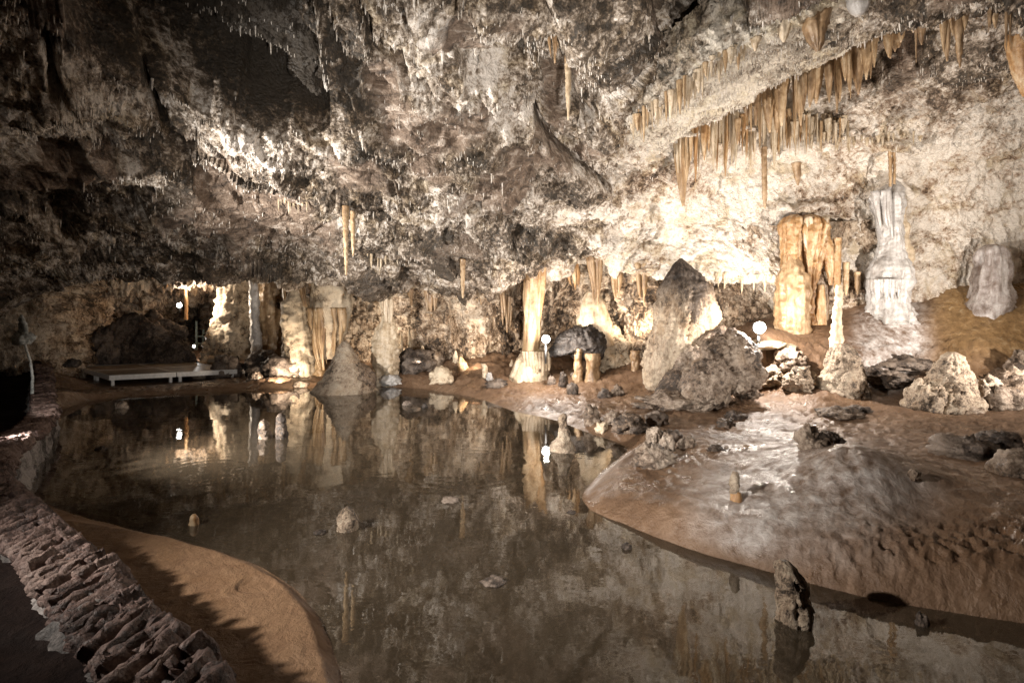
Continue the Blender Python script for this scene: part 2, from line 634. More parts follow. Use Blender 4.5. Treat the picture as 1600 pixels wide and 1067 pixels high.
# ================================================================== THE CAVE SHELL
# ---- main ceiling, running on the right into the rear wall. (px,py,Y) anchors are turned into world points
CT = {
    -1400: [(-150, 2.2), (0, 2.4), (100, 2.5), (200, 2.6), (300, 2.7), (390, 2.8), (450, 2.9)],
    -700: [(-150, 2.9), (0, 3.3), (100, 3.6), (200, 3.9), (300, 4.2), (390, 4.6), (450, 4.9)],
    -300: [(-150, 3.4), (0, 4.2), (100, 4.8), (200, 5.4), (300, 6.0), (390, 7.0), (450, 7.8)],
    0: [(-150, 3.6), (0, 4.6), (100, 5.2), (200, 5.8), (300, 6.8), (385, 8.0), (442, 9.2)],
    150: [(-150, 3.6), (0, 4.8), (100, 5.6), (200, 6.6), (300, 7.8), (375, 9.2), (420, 10.8)],
    300: [(-150, 3.7), (0, 5.0), (100, 6.0), (200, 7.2), (300, 8.6), (360, 10.2), (402, 12.2)],
    450: [(-150, 3.7), (0, 5.2), (100, 6.2), (200, 7.4), (300, 9.0), (350, 10.6), (400, 12.4)],
    600: [(-150, 3.8), (0, 5.2), (100, 6.2), (200, 7.6), (300, 9.2), (370, 10.8), (428, 12.2)],
    690: [(-150, 3.8), (0, 5.2), (100, 6.2), (200, 7.7), (300, 9.3), (370, 10.8), (444, 12.1)],
    770: [(-150, 3.8), (0, 5.2), (100, 6.4), (200, 7.8), (300, 9.4), (360, 11.0), (428, 12.3)],
    850: [(-150, 3.8), (0, 5.3), (100, 6.6), (200, 8.0), (300, 9.6), (360, 11.2), (420, 12.4)],
    950: [(-150, 3.9), (0, 5.5), (100, 7.0), (200, 8.6), (300, 10.0), (370, 11.3), (430, 12.0)],
    1020: [(-150, 4.0), (0, 6.2), (100, 8.0), (190, 9.6), (290, 10.6), (350, 11.2), (432, 11.4)],
    1100: [(-150, 4.2), (0, 7.0), (100, 9.2), (185, 10.3), (270, 10.9), (350, 11.2), (436, 10.9)],
    1200: [(-150, 4.4), (0, 7.6), (90, 9.8), (180, 10.5), (260, 11.1), (340, 11.3), (440, 10.9)],
    1350: [(-150, 4.6), (0, 7.8), (80, 9.6), (160, 10.3), (250, 11.0), (350, 11.2), (445, 11.1)],
    1450: [(-150, 4.6), (0, 7.4), (80, 9.2), (160, 10.0), (250, 10.7), (350, 10.9), (450, 10.8)],
    1600: [(-150, 4.4), (0, 6.9), (80, 8.4), (160, 9.4), (250, 10.0), (350, 10.3), (455, 10.5)],
    1750: [(-150, 4.2), (0, 6.2), (80, 7.4), (160, 8.2), (250, 8.8), (350, 9.1), (460, 9.4)],
    2100: [(-150, 3.7), (0, 4.9), (80, 5.6), (160, 6.0), (250, 6.3), (350, 6.4), (460, 6.4)],
    2800: [(-150, 2.6), (0, 2.9), (80, 3.1), (160, 3.2), (250, 3.3), (350, 3.3), (460, 3.3)],
}
cpx = sorted(CT)
table = [[] for _ in range(12)]
for px in cpx:
    pts = [W(px, py, Y) for py, Y in CT[px]]
    table[0].append(np.array(((px - 800) / F * 2.6, -3.5, 4.2)))
    table[1].append(np.array(((px - 800) / F * 2.8, 0.5, 4.9)))
    for i, p in enumerate(pts):
        table[2 + i].append(p)
    l = pts[-1]
    if -500 < px < 1000:
        f = [l + (0, .45, .30), l + (0, 1.8, .75), l + (0, 5.5, 1.1)]
    elif 1000 < px < 1290:
        f = [l + (0, .35, .10), l + (0, 1.2, .35), l + (0, 3.5, .6)]
    else:
        y = l[1]
        f = [W(px, 520, y + .05), W(px, 640, y), W(px, 900, y)]
    for i in range(3):
        table[9 + i].append(f[i])

ucols = np.concatenate([np.linspace(-1400, -120, 60)[:-1], np.linspace(-120, 1720, 840), np.linspace(1720, 2800, 50)[1:]])
P, uu = expand(table, cpx, ucols, [8, 24, 60, 56, 56, 56, 46, 48, 14, 24, 40])
P = smooth_grid(P, 26)
px0, py0 = proj(P)
shape = P.shape[:2]
N = grid_normals(P)
flat = P.reshape(-1, 3).astype(np.float32)


def rotxy(Q, deg, sx=1, sy=1, sz=1):
    a = math.radians(deg)
    c, s = math.cos(a), math.sin(a)
    R = np.stack([(Q[:, 0] * c + Q[:, 1] * s) * sx, (-Q[:, 0] * s + Q[:, 1] * c) * sy, Q[:, 2] * sz], 1)
    return R


# bedding direction differs on the two sides of the chamber
bl = rotxy(flat, 50, 0.45, 1.15, 1.0)
br = rotxy(flat, -38, 0.5, 1.15, 1.0)
side = sstep((flat[:, 0] + 0.5) / 3.5)
bed_l = 0.20 * ridged(bl * 0.55, 4) + 0.15 * facet(bl * 1.5)
bed_r = 0.19 * ridged(br * 0.55, 4) + 0.15 * facet(br * 1.5)
d = bed_l * (1 - side) + bed_r * side + 0.26 * facet(np.where(side[:, None] > .5, br, bl) * np.float32(0.62) + 3.1)
wl_ = flat @ np.array((0.95, -0.42, 0.5), np.float32) * 1.15 + 0.5 * fbm(flat * 0.7 + 2, 3)
wr_ = flat @ np.array((0.72, 0.70, 0.4), np.float32) * 1.25 + 0.45 * fbm(flat * 0.7 + 8, 3)
ws_ = np.where(side > .5, wr_, -wl_)
saw = ws_ - np.floor(ws_)
terr = 0.24 * (saw - 0.5) * sstep((fbm(flat * 0.45 + 14, 2) + 0.45) / 0.6)
d += terr
crust = sstep((fbm(flat * 0.55 + 3.3, 3) + 0.25 * fbm(flat * 2.2, 2) + 0.42) / 0.32)
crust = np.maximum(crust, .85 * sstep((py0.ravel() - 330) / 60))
d += 0.20 * fbm(flat * 0.7, 3) + 0.10 * facet(flat * 2.6) + (0.3 + 0.7 * crust) * (0.045 * facet(flat * 6.0) + 0.033 * ridged(flat * np.array((7, 7, 10), np.float32), 3) + 0.030 * fbm(flat * 24.0, 3))
# calmer on the pale rear wall of the right side
X0, Y0 = px0.ravel(), py0.ravel()
calm = sstep((X0 - 1010) / 90) * sstep((Y0 - 200) / 60)
wallform = 0.10 * fbm(flat * np.array((1.2, 1.2, .8), np.float32), 4) + 0.045 * facet(flat * 3.0) + 0.035 * ridged(flat * np.array((7, 7, 4), np.float32), 4) + 0.012 * fbm(flat * 26.0, 2)
d = d * (1 - calm) + (wallform + 0.05) * calm


def feat(poly, depth, soft=14):
    jit = 14 * fbm(flat * 2.2 + 9, 3)
    return depth * sstep(0.5 - (poly_sd(X0 + jit, Y0 + jit, poly)) / (2 * soft))


d -= feat([(60, -260), (100, 20), (140, 62), (230, 112), (330, 150), (505, 205), (575, 190), (500, 90), (478, 0), (470, -260)], 1.1, 9)
d += feat([(-200, 120), (95, 60), (210, 130), (330, 290), (560, 425), (300, 420), (100, 330), (-200, 330)], 0.16, 5)
d += feat([(340, 155), (640, 200), (838, 190), (828, 300), (600, 332), (380, 292)], 0.13, 5)
d += feat([(520, 335), (700, 330), (830, 372), (820, 470), (560, 470)], 0.14, 6)
d -= feat([(480, -60), (640, -60), (650, 90), (600, 130), (500, 60)], 0.22, 6)
d -= feat([(1120, 190), (1300, 98), (1430, 35), (1500, 45), (1350, 118), (1210, 180)], .5, 8)
d -= feat([(700, 40), (835, 40), (830, 120), (720, 110)], 0.25, 6)
d += feat([(-200, 40), (60, 20), (180, 130), (330, 285), (260, 330), (100, 240), (-100, 200)], 0.18, 12)
d -= feat([(842, 78), (990, 72), (965, 130), (925, 182), (850, 180)], 0.55, 9)
d += feat([(852, -60), (1060, -60), (1010, 22), (960, 58), (900, 66), (868, 30)], 0.34, 8)
d -= feat([(1000, -60), (1180, -60), (1120, 20), (1010, 62)], 0.5, 10)
d -= feat([(838, 185), (865, 235), (945, 285), (990, 262), (930, 225), (872, 205)], 0.30, 7)
d += feat([(450, 150), (560, 130), (632, 192), (480, 196)], 0.15, 8)
d -= feat([(-60, 225), (60, 232), (118, 292), (95, 330), (20, 300), (-60, 300)], 0.5, 12)
d += feat([(1245, 205), (1300, 198), (1450, 205), (1440, 222), (1250, 226)], 0.22, 6)
for pg, dp in (([(1208, 322), (1240, 314), (1304, 322), (1300, 340), (1212, 340)], .3), ([(1358, 296), (1392, 280), (1424, 290), (1416, 304), (1366, 304)], .3), ([(806, 352), (866, 350), (858, 372), (814, 372)], .3),
               ([(900, 352), (950, 352), (944, 372), (906, 372)], .3), ([(1176, 226), (1214, 226), (1208, 240), (1182, 240)], .3), ([(1036, 196), (1094, 192), (1086, 212), (1046, 214)], .25)):
    d += feat(pg, dp, 7)
d += feat([(1060, 185), (1210, 182), (1330, 190), (1230, 204), (1070, 204)], 0.20, 6)
ceil_d = d.reshape(shape)
P = P + N * ceil_d[..., None]
ceil_grid = P
def crack(line, depth, w):
    jit = 10 * fbm(flat * 2.6 + 4, 3)
    m = np.full(len(flat), 1e9)
    for (ax, ay), (bx, by) in zip(line[:-1], line[1:]):
        ex, ey = bx - ax, by - ay
        t = np.clip(((X0 + jit - ax) * ex + (Y0 + jit - ay) * ey) / (ex * ex + ey * ey), 0, 1)
        m = np.minimum(m, np.hypot(X0 + jit - ax - t * ex, Y0 + jit - ay - t * ey))
    return depth * sstep(1 - m / w)


for ln_, dp, wd_ in (([(232, 120), (246, 160), (258, 190)], .35, 8), ([(60, -20), (72, 60), (100, 118)], .5, 14), ([(40, 190), (110, 200), (165, 225), (215, 300)], .3, 9), ([(60, 330), (150, 352), (215, 335), (275, 305)], .4, 9),
                     ([(838, 182), (868, 232), (905, 262), (948, 290)], .55, 10), ([(948, 290), (995, 262), (1025, 228)], .4, 8), ([(480, 200), (560, 240), (650, 262), (770, 268)], .22, 8),
                     ([(400, 352), (520, 332), (640, 302), (745, 290)], .25, 8), ([(610, 212), (700, 216), (775, 243)], .22, 7), ([(700, 140), (780, 165), (845, 160)], .3, 8), ([(560, 20), (590, 80), (640, 110)], .3, 8)):
    CR = crack(ln_, dp, wd_).reshape(shape)
    P -= N * CR[..., None]
    ceil_d -= CR
ceil_grid = P
mossy = feat([(120, -200), (170, 60), (260, 112), (350, 150), (500, 190), (470, 60), (460, -200)], 1.0, 40)  # mossy crust, plus shade painted into the dome's colour
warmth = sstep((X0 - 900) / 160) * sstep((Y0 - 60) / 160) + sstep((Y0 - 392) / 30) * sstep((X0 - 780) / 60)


def ceiling_material():
    k = NT("cave_ceiling_rock")
    v = k.coords((1, 1, 1), world=True)
    at = lambda nm: k.n('ShaderNodeAttribute', attribute_name=nm).outputs['Fac']
    big = k.noise(v, 0.6, 5, 0.6, 0.5)
    med = k.noise(v, 3.0, 8, 0.7, 0.9)
    fine = k.noise(v, 13, 7, 0.72, 0.5)
    f = k.math('ADD', k.math('MULTIPLY', med, 0.5), k.math('MULTIPLY', fine, 0.5))
    f = k.math('ADD', f, k.math('MULTIPLY', k.math('SUBTRACT', big, 0.5), 0.6))
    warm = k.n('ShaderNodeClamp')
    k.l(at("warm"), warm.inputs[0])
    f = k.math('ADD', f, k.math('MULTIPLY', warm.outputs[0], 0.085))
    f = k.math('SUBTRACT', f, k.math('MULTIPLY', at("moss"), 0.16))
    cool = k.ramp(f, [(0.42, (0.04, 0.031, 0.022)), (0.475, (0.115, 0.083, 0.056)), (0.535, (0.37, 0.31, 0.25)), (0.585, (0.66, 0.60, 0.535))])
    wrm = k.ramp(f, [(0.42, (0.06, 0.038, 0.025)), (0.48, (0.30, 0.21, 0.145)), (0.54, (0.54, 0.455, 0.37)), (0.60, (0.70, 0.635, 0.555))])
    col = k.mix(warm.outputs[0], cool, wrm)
    st = k.noise(v, 1.3, 6, 0.66, 1.4)
    col = k.mix(k.val(st, 0, 0.65, 0.5, 0.62), col, (0.62, 0.53, 0.36), 'MULTIPLY')
    vs = k.coords((0.7, 2.2, 3.0), world=True, rot=(0.3, 0.2, 0.8))
    bare = k.ramp(k.noise(vs, 2.2, 8, 0.66, 1.0), [(0.36, (0.05, 0.036, 0.026)), (0.47, (0.15, 0.105, 0.075)), (0.56, (0.23, 0.17, 0.125)), (0.64, (0.42, 0.35, 0.29))])
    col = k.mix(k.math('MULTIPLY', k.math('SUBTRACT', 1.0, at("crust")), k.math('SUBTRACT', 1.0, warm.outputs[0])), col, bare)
    k.l(col, k.b.inputs['Base Color'])
    k.l(k.val(st, 0.3, 0.8, 0.4, 0.56), k.b.inputs['Roughness'])
    k.b.inputs['Specular IOR Level'].default_value = 0.4
    b1 = k.bump(k.noise(v, 8, 10, 0.7, 0.7), 0.9, 0.07)
    vo = k.n('ShaderNodeTexVoronoi')
    vo.inputs['Scale'].default_value = 24
    k.l(v, vo.inputs['Vector'])
    b2 = k.bump(vo.outputs['Distance'], 0.5, 0.03, b1)
    k.l(b2, k.b.inputs['Normal'])
    return k.m


M['ceil'] = ceiling_material()
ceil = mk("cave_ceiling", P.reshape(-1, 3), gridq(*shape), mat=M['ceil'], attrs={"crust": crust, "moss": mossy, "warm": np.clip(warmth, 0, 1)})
tag(ceil, kind="structure")

# ---- rear wall behind the low ceiling lip
RT = {
    -500: [9, 9, 9, 9, 9, 9, 9, 9], -100: [10.8, 11, 11.2, 11.3, 11.3, 11.3, 11.3, 11.3],
    60: [12, 12.4, 12.8, 13, 13, 13, 13, 13], 150: [13.6, 14.5, 15.8, 16.8, 16.8, 16.8, 16.8, 16.8],
    230: [13.6, 14.5, 16.0, 18.0, 18.4, 18.4, 18.4, 18.4], 290: [13.8, 14.6, 16.6, 20, 21.5, 21.5, 21.5, 21.5],
    325: [14, 15, 17, 21, 23, 23, 23, 22], 352: [14.4, 15.6, 17.6, 18.8, 18.8, 18.8, 18.8, 18.8],
    420: [14.4, 15.8, 17.6, 18.2, 18.2, 18.2, 18.2, 18], 500: [13.8, 14.8, 15.9, 16, 16, 16, 15.8, 15.8],
    560: [13.8, 14.6, 15.4, 15.7, 15.7, 15.6, 15.4, 15.4], 620: [13.6, 14.3, 14.9, 15.2, 15.1, 15.0, 14.9, 14.8],
    690: [13.0, 13.2, 13.4, 13.8, 14.0, 14.2, 14.3, 14.3], 760: [12.9, 13.1, 13.2, 13.5, 13.9, 14.4, 14.4, 14.4],
    820: [12.9, 13.2, 13.4, 13.7, 14.0, 14.5, 14.5, 14.5], 880: [12.9, 13.2, 13.5, 13.9, 14.0, 14.2, 14.2, 14.2],
    960: [12.4, 12.6, 12.8, 12.9, 13.0, 13.3, 13.4, 13.4], 1020: [11.9, 12.0, 12.0, 12.0, 12.1, 12.5, 12.6, 12.6],
    1100: [11.6, 11.8, 12.0, 12.1, 12.2, 12.3, 12.4, 12.4], 1170: [11.6, 11.9, 12.3, 12.7, 12.6, 12.4, 12.4, 12.4],
    1240: [11.5, 11.7, 12.0, 12.1, 12.1, 12.1, 12.1, 12.1], 1330: [11.5, 11.6, 11.7, 11.7, 11.7, 11.7, 11.7, 11.7],
    1420: [11.5, 11.5, 11.5, 11.5, 11.5, 11.5, 11.5, 11.5],
}
rpys = [345, 395, 425, 460, 500, 545, 590, 680]
rpx = sorted(RT)
rt = [[W(px, rpys[r], RT[px][r]) for px in rpx] for r in range(8)]
P, uu = expand(rt, rpx, np.concatenate([np.linspace(-500, -120, 30)[:-1], np.linspace(-120, 1300, 640), np.linspace(1300, 1420, 20)[1:]]), [14, 18, 24, 26, 28, 26, 22])
P = smooth_grid(P, 8)
shape = P.shape[:2]
N = grid_normals(P)
flat = P.reshape(-1, 3).astype(np.float32)
vs = np.array((1, 1, 0.55), np.float32)
d = 0.28 * ridged(flat * vs * 0.8, 4) + 0.22 * facet(flat * 1.3) + 0.10 * facet(flat * vs * 3.2) + 0.13 * ridged(flat * vs * 4.5, 5) + 0.06 * facet(flat * vs * 7) + 0.04 * fbm(flat * 18, 3)
P = P + N * d.reshape(shape)[..., None]
rear_grid = P
rear = mk("rear_cave_wall", P.reshape(-1, 3), gridq(*shape), mat=M['recess'])
tag(rear, kind="structure")

# ---- the slanting rock ledge on the right: step edge U, underside, lower edge L, back face
U = [W(930, 235, 8.9), W(985, 192, 8.2), W(1060, 140, 7.4), W(1110, 98, 7.0), W(1200, 50, 6.5), W(1290, 2, 6.0), W(1400, -60, 5.5), W(1600, -190, 4.6)]
L = [W(985, 262, 10.2), W(1060, 214, 9.7), W(1112, 186, 9.4), W(1200, 140, 8.9), W(1300, 90, 8.3), W(1420, 30, 7.6), W(1520, -25, 7.0), W(1750, -150, 6.0)]
rows = []
Ua, La = np.array(U), np.array(L)
for (t, dy, dz) in ((0, -.25, .85), (0, -.08, .45), (0, 0, 0), (.35, 0, .02), (.7, 0, 0), (1, 0, 0), (1, .10, .22), (1, .12, .7), (1, .0, 1.3)):
    r = Ua * (1 - t) + La * t
    r[:, 1] += dy
    r[:, 2] += dz
    rows.append(r)
P, uu = expand(rows, list(range(8)), np.linspace(0, 7, 420), [12, 16, 40, 40, 40, 10, 16, 10])
P = smooth_grid(P, 3)
shape = P.shape[:2]
du = np.gradient(P, axis=1)
dv = np.gradient(P, axis=0)
N = np.cross(du, dv)
N /= np.linalg.norm(N, axis=2, keepdims=True) + 1e-9
mid = N[shape[0] // 2, shape[1] // 2]
if mid[2] > 0:
    N = -N
flat = P.reshape(-1, 3).astype(np.float32)
bb = rotxy(flat, 38, 0.5, 1.3, 1.0)
d = 0.07 * fbm(flat * 1.1, 3) + 0.06 * facet(bb * 2.2) + 0.055 * facet(bb * 5) + 0.03 * ridged(flat * 9, 3) + 0.018 * fbm(flat * 24, 3)
ledge_d = d.reshape(shape)
P = P + N * ledge_d[..., None]
ledge_grid = P
ledge = mk("cave_ledge", P.reshape(-1, 3), gridq(*shape), mat=M['ledge'])
tag(ledge, kind="structure")

# ================================================================== GROUND
shore_px = [(22, 742), (28, 700), (58, 682), (98, 662), (86, 645), (110, 634), (160, 622), (260, 616), (372, 611), (430, 607), (490, 606), (520, 604), (600, 604),
            (640, 606), (690, 612), (740, 621), (775, 632), (800, 643), (850, 652), (884, 662), (915, 676), (950, 686), (972, 694),
            (985, 700), (968, 715), (935, 740), (908, 772), (912, 788), (935, 803), (985, 824), (1050, 848), (1120, 870), (1200, 892), (1300, 920), (1400, 942), (1500, 957), (1620, 976),
            (1800, 1010)]
shore_near = [(1.6, 1.4), (-.2, 1.2), (-0.62, 1.9)]
shore_left = [(541, 1075), (530, 1030), (512, 985), (488, 945), (455, 912), (410, 886), (340, 860), (250, 836), (160, 815), (90, 795), (55, 778)]
poly = [tuple(G(a, b)[:2]) for a, b in shore_px] + [(2.6, 2.2)] + [(-.2, 1.2)] + [tuple(G(a, b)[:2]) for a, b in shore_left]
# smooth the shoreline once (Chaikin) and roughen it a little
def chaikin(p, it=2):
    for _ in range(it):
        q = []
        n = len(p)
        for i in range(n):
            a, b = np.array(p[i]), np.array(p[(i + 1) % n])
            q += [tuple(a * .75 + b * .25), tuple(a * .25 + b * .75)]
        p = q
    return p
poly = chaikin(poly, 2)

ctl = []
def cg(px, py, z):
    p = G(px, py, z)
    ctl.append((p[0], p[1], z))
def cw(px, py, Y):
    ctl.append(tuple(W(px, py, Y)))
for a in ((960, 790, .13), (1050, 800, .19), (1100, 822, .19), (1200, 850, .19), (1300, 872, .20), (1450, 890, .22), (1600, 900, .25), (1100, 740, .27), (1000, 715, .20),
          (1150, 775, .28), (1200, 740, .37), (1310, 703, .60), (1250, 730, .46), (1390, 745, .50), (1430, 790, .34), (1550, 820, .32), (1600, 770, .40),
          (1200, 668, .20), (1000, 645, .14), (1100, 655, .18), (1130, 690, .24), (1350, 662, .26), (1500, 690, .28), (1600, 700, .30), (1450, 720, .33), (1600, 650, .36),
          (1180, 605, .42), (1060, 640, .18), (1250, 620, .38), (1000, 610, .20), (900, 608, .16), (900, 640, .05), (840, 600, .18), (760, 604, .13), (690, 596, .15),
          (620, 590, .2), (540, 600, .1), (450, 597, .10), (380, 604, .08), (300, 606, .08), (180, 607, .03), (110, 612, .05), (60, 640, .2),
          (200, 860, .06), (300, 960, .07), (420, 920, .06), (430, 1010, .07), (150, 830, .05), (480, 1060, .06)):
    cg(*a)
for a in ((1180, 560, 10.0), (1187, 528, 10.2), (1250, 518, 10.7), (1300, 500, 10.9), (1340, 545, 9.9), (1390, 482, 10.6), (1440, 476, 10.7), (1400, 560, 9.7), (1380, 610, 9.1), (1460, 560, 9.7),
          (1470, 450, 10.8), (1550, 446, 10.6), (1620, 440, 10.5), (1530, 540, 9.3), (1600, 555, 9.1), (1580, 610, 8.6), (1480, 610, 8.8), (1700, 440, 9.6), (1700, 560, 8.4),
          (1120, 560, 10.4), (1060, 560, 11.4), (950, 565, 12.8), (860, 562, 13.2), (760, 560, 13.6), (690, 565, 13.8), (600, 572, 14.2), (480, 572, 14.8), (400, 565, 15.5),
          (330, 566, 17), (250, 572, 16.5), (150, 576, 15.5), (300, 588, 14.5), (200, 588, 14), (120, 588, 13.5), (40, 560, 12.5)):
    cw(*a)
ctl += [(-9.5, 9, .5), (-12, 12, .5), (-7, 4, .05), (-5, 1, .05), (-3, 0, .05), (0, 0, .05), (3, 1, .3), (6, 3, .5), (9, 5, .6), (-14, 17, .6), (0, 24, .8), (8, 20, 2.2), (14, 12, 2.6), (-2.4, 1.6, .05), (-4.2, 3.2, .06)]
ctl = np.array(ctl)
_D = np.sqrt(((ctl[:, None, :2] - ctl[None, :, :2]) ** 2).sum(2) + 0.05)
_A = np.block([[_D + np.eye(len(ctl)) * 1e-3, np.ones((len(ctl), 1))], [np.ones((1, len(ctl))), np.zeros((1, 1))]])
_wts = np.linalg.solve(_A, np.concatenate([ctl[:, 2], [0]]))


STAGE = [tuple(W(*q)[:2]) for q in ((160, 590, 12.2), (380, 579, 13.6), (312, 566, 16.2), (112, 573, 14.8))]


def hgt(x, y, rough=True):
    x = np.atleast_1d(np.asarray(x, float))
    y = np.atleast_1d(np.asarray(y, float))
    h = np.full(len(x), _wts[-1])
    for i in range(len(ctl)):
        h += _wts[i] * np.sqrt((x - ctl[i, 0]) ** 2 + (y - ctl[i, 1]) ** 2 + 0.05)
    h += .04 * np.exp(-(((x - 2.78) / .34) ** 2 + ((y - 4.2) / .30) ** 2))
    ssd = poly_sd(x, y, STAGE)
    h = np.where(ssd < .8, np.minimum(h, .04 + .35 * np.clip(ssd, 0, .8)), h)
    p = np.stack([x, y, np.zeros(len(x))], 1).astype(np.float32)
    sd = poly_sd(x + 0.02 * fbm(p * 2.5, 2), y + 0.02 * fbm(p * 2.5 + 7, 2), poly)
    right = sstep((x - 0.2) / 0.5) * sstep((6.0 - y) / 1.5)
    near_l = sstep((-0.2 - x) / 0.4) * sstep((4.6 - y) / 0.5)
    w = 0.34 * right + 0.10 * near_l + 0.30 * (1 - right) * (1 - near_l)
    t = np.clip(sd / w, 0, 1)
    rim = (1 - (1 - t) ** 2.3) * right + sstep(t) * (1 - right)
    hl = np.maximum(h, 0.02) * rim
    if rough:
        am = np.clip(0.02 + 0.05 * np.clip((y - 5) / 5, 0, 1) + 0.06 * np.clip((h - .5), 0, 1), 0, .14) * np.clip(sd / .5, 0, 1)
        am = am * (1 - 0.8 * near_l) * np.clip(ssd / .8, 0, 1) * (1 - .7 * sstep((h - 1.0) / .4))
        hl += am * (fbm(p * 1.6, 4) + 0.45 * ridged(p * 4.5, 3))
        lum = np.exp(-(((x - 3.1) / 1.2) ** 2 + ((y - 3.42) / .26) ** 2)) + .5 * np.exp(-(((x - 2.2) / .9) ** 2 + ((y - 5.6) / .6) ** 2))
        hl += 0.028 * lum * ridged(p * 8, 4) - .03 * lum * sstep((.35 - voro(p * np.array((11, 14, 1), np.float32))[0]) / .2)
        hl += right * .012 * fbm(p * 5, 4) * np.clip(sd / .3, 0, 1)
    hb = -np.clip(-sd * (0.55 + 0.9 * right), 0, 0.30)
    if rough:
        hb += 0.045 * np.clip(-sd / .6, 0, 1) * fbm(p * 1.8, 4)
    return np.where(sd > 0, hl, hb), sd


yy = np.concatenate([np.geomspace(0.25, 1.25, 14)[:-1], np.geomspace(1.25, 20, 540)])
tt = np.concatenate([np.linspace(-3.0, -1.12, 40)[:-1], np.linspace(-1.12, 1.12, 840), np.linspace(1.12, 3.0, 40)[1:]])
Yg, Tg = np.meshgrid(yy, tt, indexing='ij')
Xg = Yg * Tg
hh, sd = hgt(Xg.ravel(), Yg.ravel())
xf, yf = Xg.ravel(), Yg.ravel()
pn = np.stack([xf, yf, np.zeros(len(xf))], 1).astype(np.float32)


def gpoly(pts, soft, inset=0.0):
    q = [tuple(G(a, b, z)[:2]) for a, b, z in pts]
    j = 0.12 * fbm(pn * 1.7 + 3, 3)
    return sstep(0.5 - (poly_sd(xf + j, yf + j, q) + inset) / (2 * soft))


# parapet centre line (world x, y, z of its top), used by the ground colours and by the wall
wall_path = [(-0.05, .55, .55), (-0.66, 1.25, .55), (-1.20, 1.72, .56), (-1.79, 2.17, .57), (-2.46, 2.68, .58), (-3.2, 3.18, .58), (-4.1, 3.88, .58), (-4.88, 4.75, .54), (-5.5, 5.6, .46), (-6.1, 6.45, .40),
             (-7.0, 7.6, .36), (-8.6, 9.3, .40), (-10.3, 11.2, .48), (-11.9, 12.9, .60)]
wp = np.array(wall_path)
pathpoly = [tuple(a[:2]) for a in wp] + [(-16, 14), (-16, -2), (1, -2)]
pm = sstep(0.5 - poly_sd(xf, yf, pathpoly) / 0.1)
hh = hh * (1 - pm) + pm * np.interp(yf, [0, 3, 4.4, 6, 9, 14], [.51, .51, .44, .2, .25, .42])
sandm = sstep((-0.1 - xf) / .3) * sstep((4.9 - yf) / .4) * sstep((sd + .04) / .08)
# small prints and pock marks in the sand
fv = voro(pn * np.array((3.2, 3.2, 1), np.float32))
pock = sstep((.22 + .16 * _rnd[fv[2], 6] - fv[0]) / .08) * (_rnd[fv[2], 5] > 0.5)
hh -= 0.022 * pock * sandm * sstep((xf + 2.2) / .6)
whitem = np.maximum(gpoly([(1130, 720, .4), (1200, 685, .5), (1290, 690, .66), (1340, 695, .66), (1420, 745, .5), (1330, 775, .5), (1180, 790, .42), (1110, 780, .3), (1110, 745, .3)], .42),
                    gpoly([(960, 700, .05), (990, 692, .1), (992, 706, .15), (960, 722, .1), (915, 770, .05), (908, 766, 0.02)], .06))
mound = sstep(0.5 - (poly_sd(xf, yf, [tuple(W(a, b, c)[:2]) for a, b, c in ((1345, 480, 10.7), (1440, 478, 10.8), (1455, 560, 9.8), (1400, 600, 9.1), (1370, 640, 8.6), (1330, 560, 9.8))])) / .5)
whitem = np.maximum(whitem, mound)
amberm = sstep(0.5 - poly_sd(xf, yf, [tuple(W(a, b, c)[:2]) for a, b, c in ((1455, 440, 11), (1750, 440, 10.2), (1750, 560, 8.4), (1600, 560, 8.9), (1470, 570, 9.4))]) / .8)
V = np.stack([xf, yf, hh], 1)
ground = mk("cave_floor", V, gridq(len(yy), len(tt)), mat=M['ground'],
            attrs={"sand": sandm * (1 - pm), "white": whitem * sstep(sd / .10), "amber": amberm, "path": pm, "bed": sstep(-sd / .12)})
tag(ground, kind="structure")


def gz(x, y):
    return float(hgt([x], [y])[0][0])


def ground_hit(px, py, y0=2.0, y1=14.0):
    Y = np.linspace(y0, y1, 500)
    x = (px - 800) / F * Y
    z = CH - (py - HZ) / F * Y
    h = np.maximum(hgt(x, Y, False)[0], 0.0)
    i = np.argmax(h >= z) if (h >= z).any() else len(Y) - 1
    return np.array((x[i], Y[i], h[i]))


# ---- water
wx = [-12, 9]
wy = [0.6, 14.5]
wat = mk("pool_water", [(-12, .6, 0), (9, .6, 0), (9, 14.5, 0), (-12, 14.5, 0)], [(0, 1, 2, 3)], mat=M['water'], smooth=False)
tag(wat, kind="structure")
#END_STRUCT

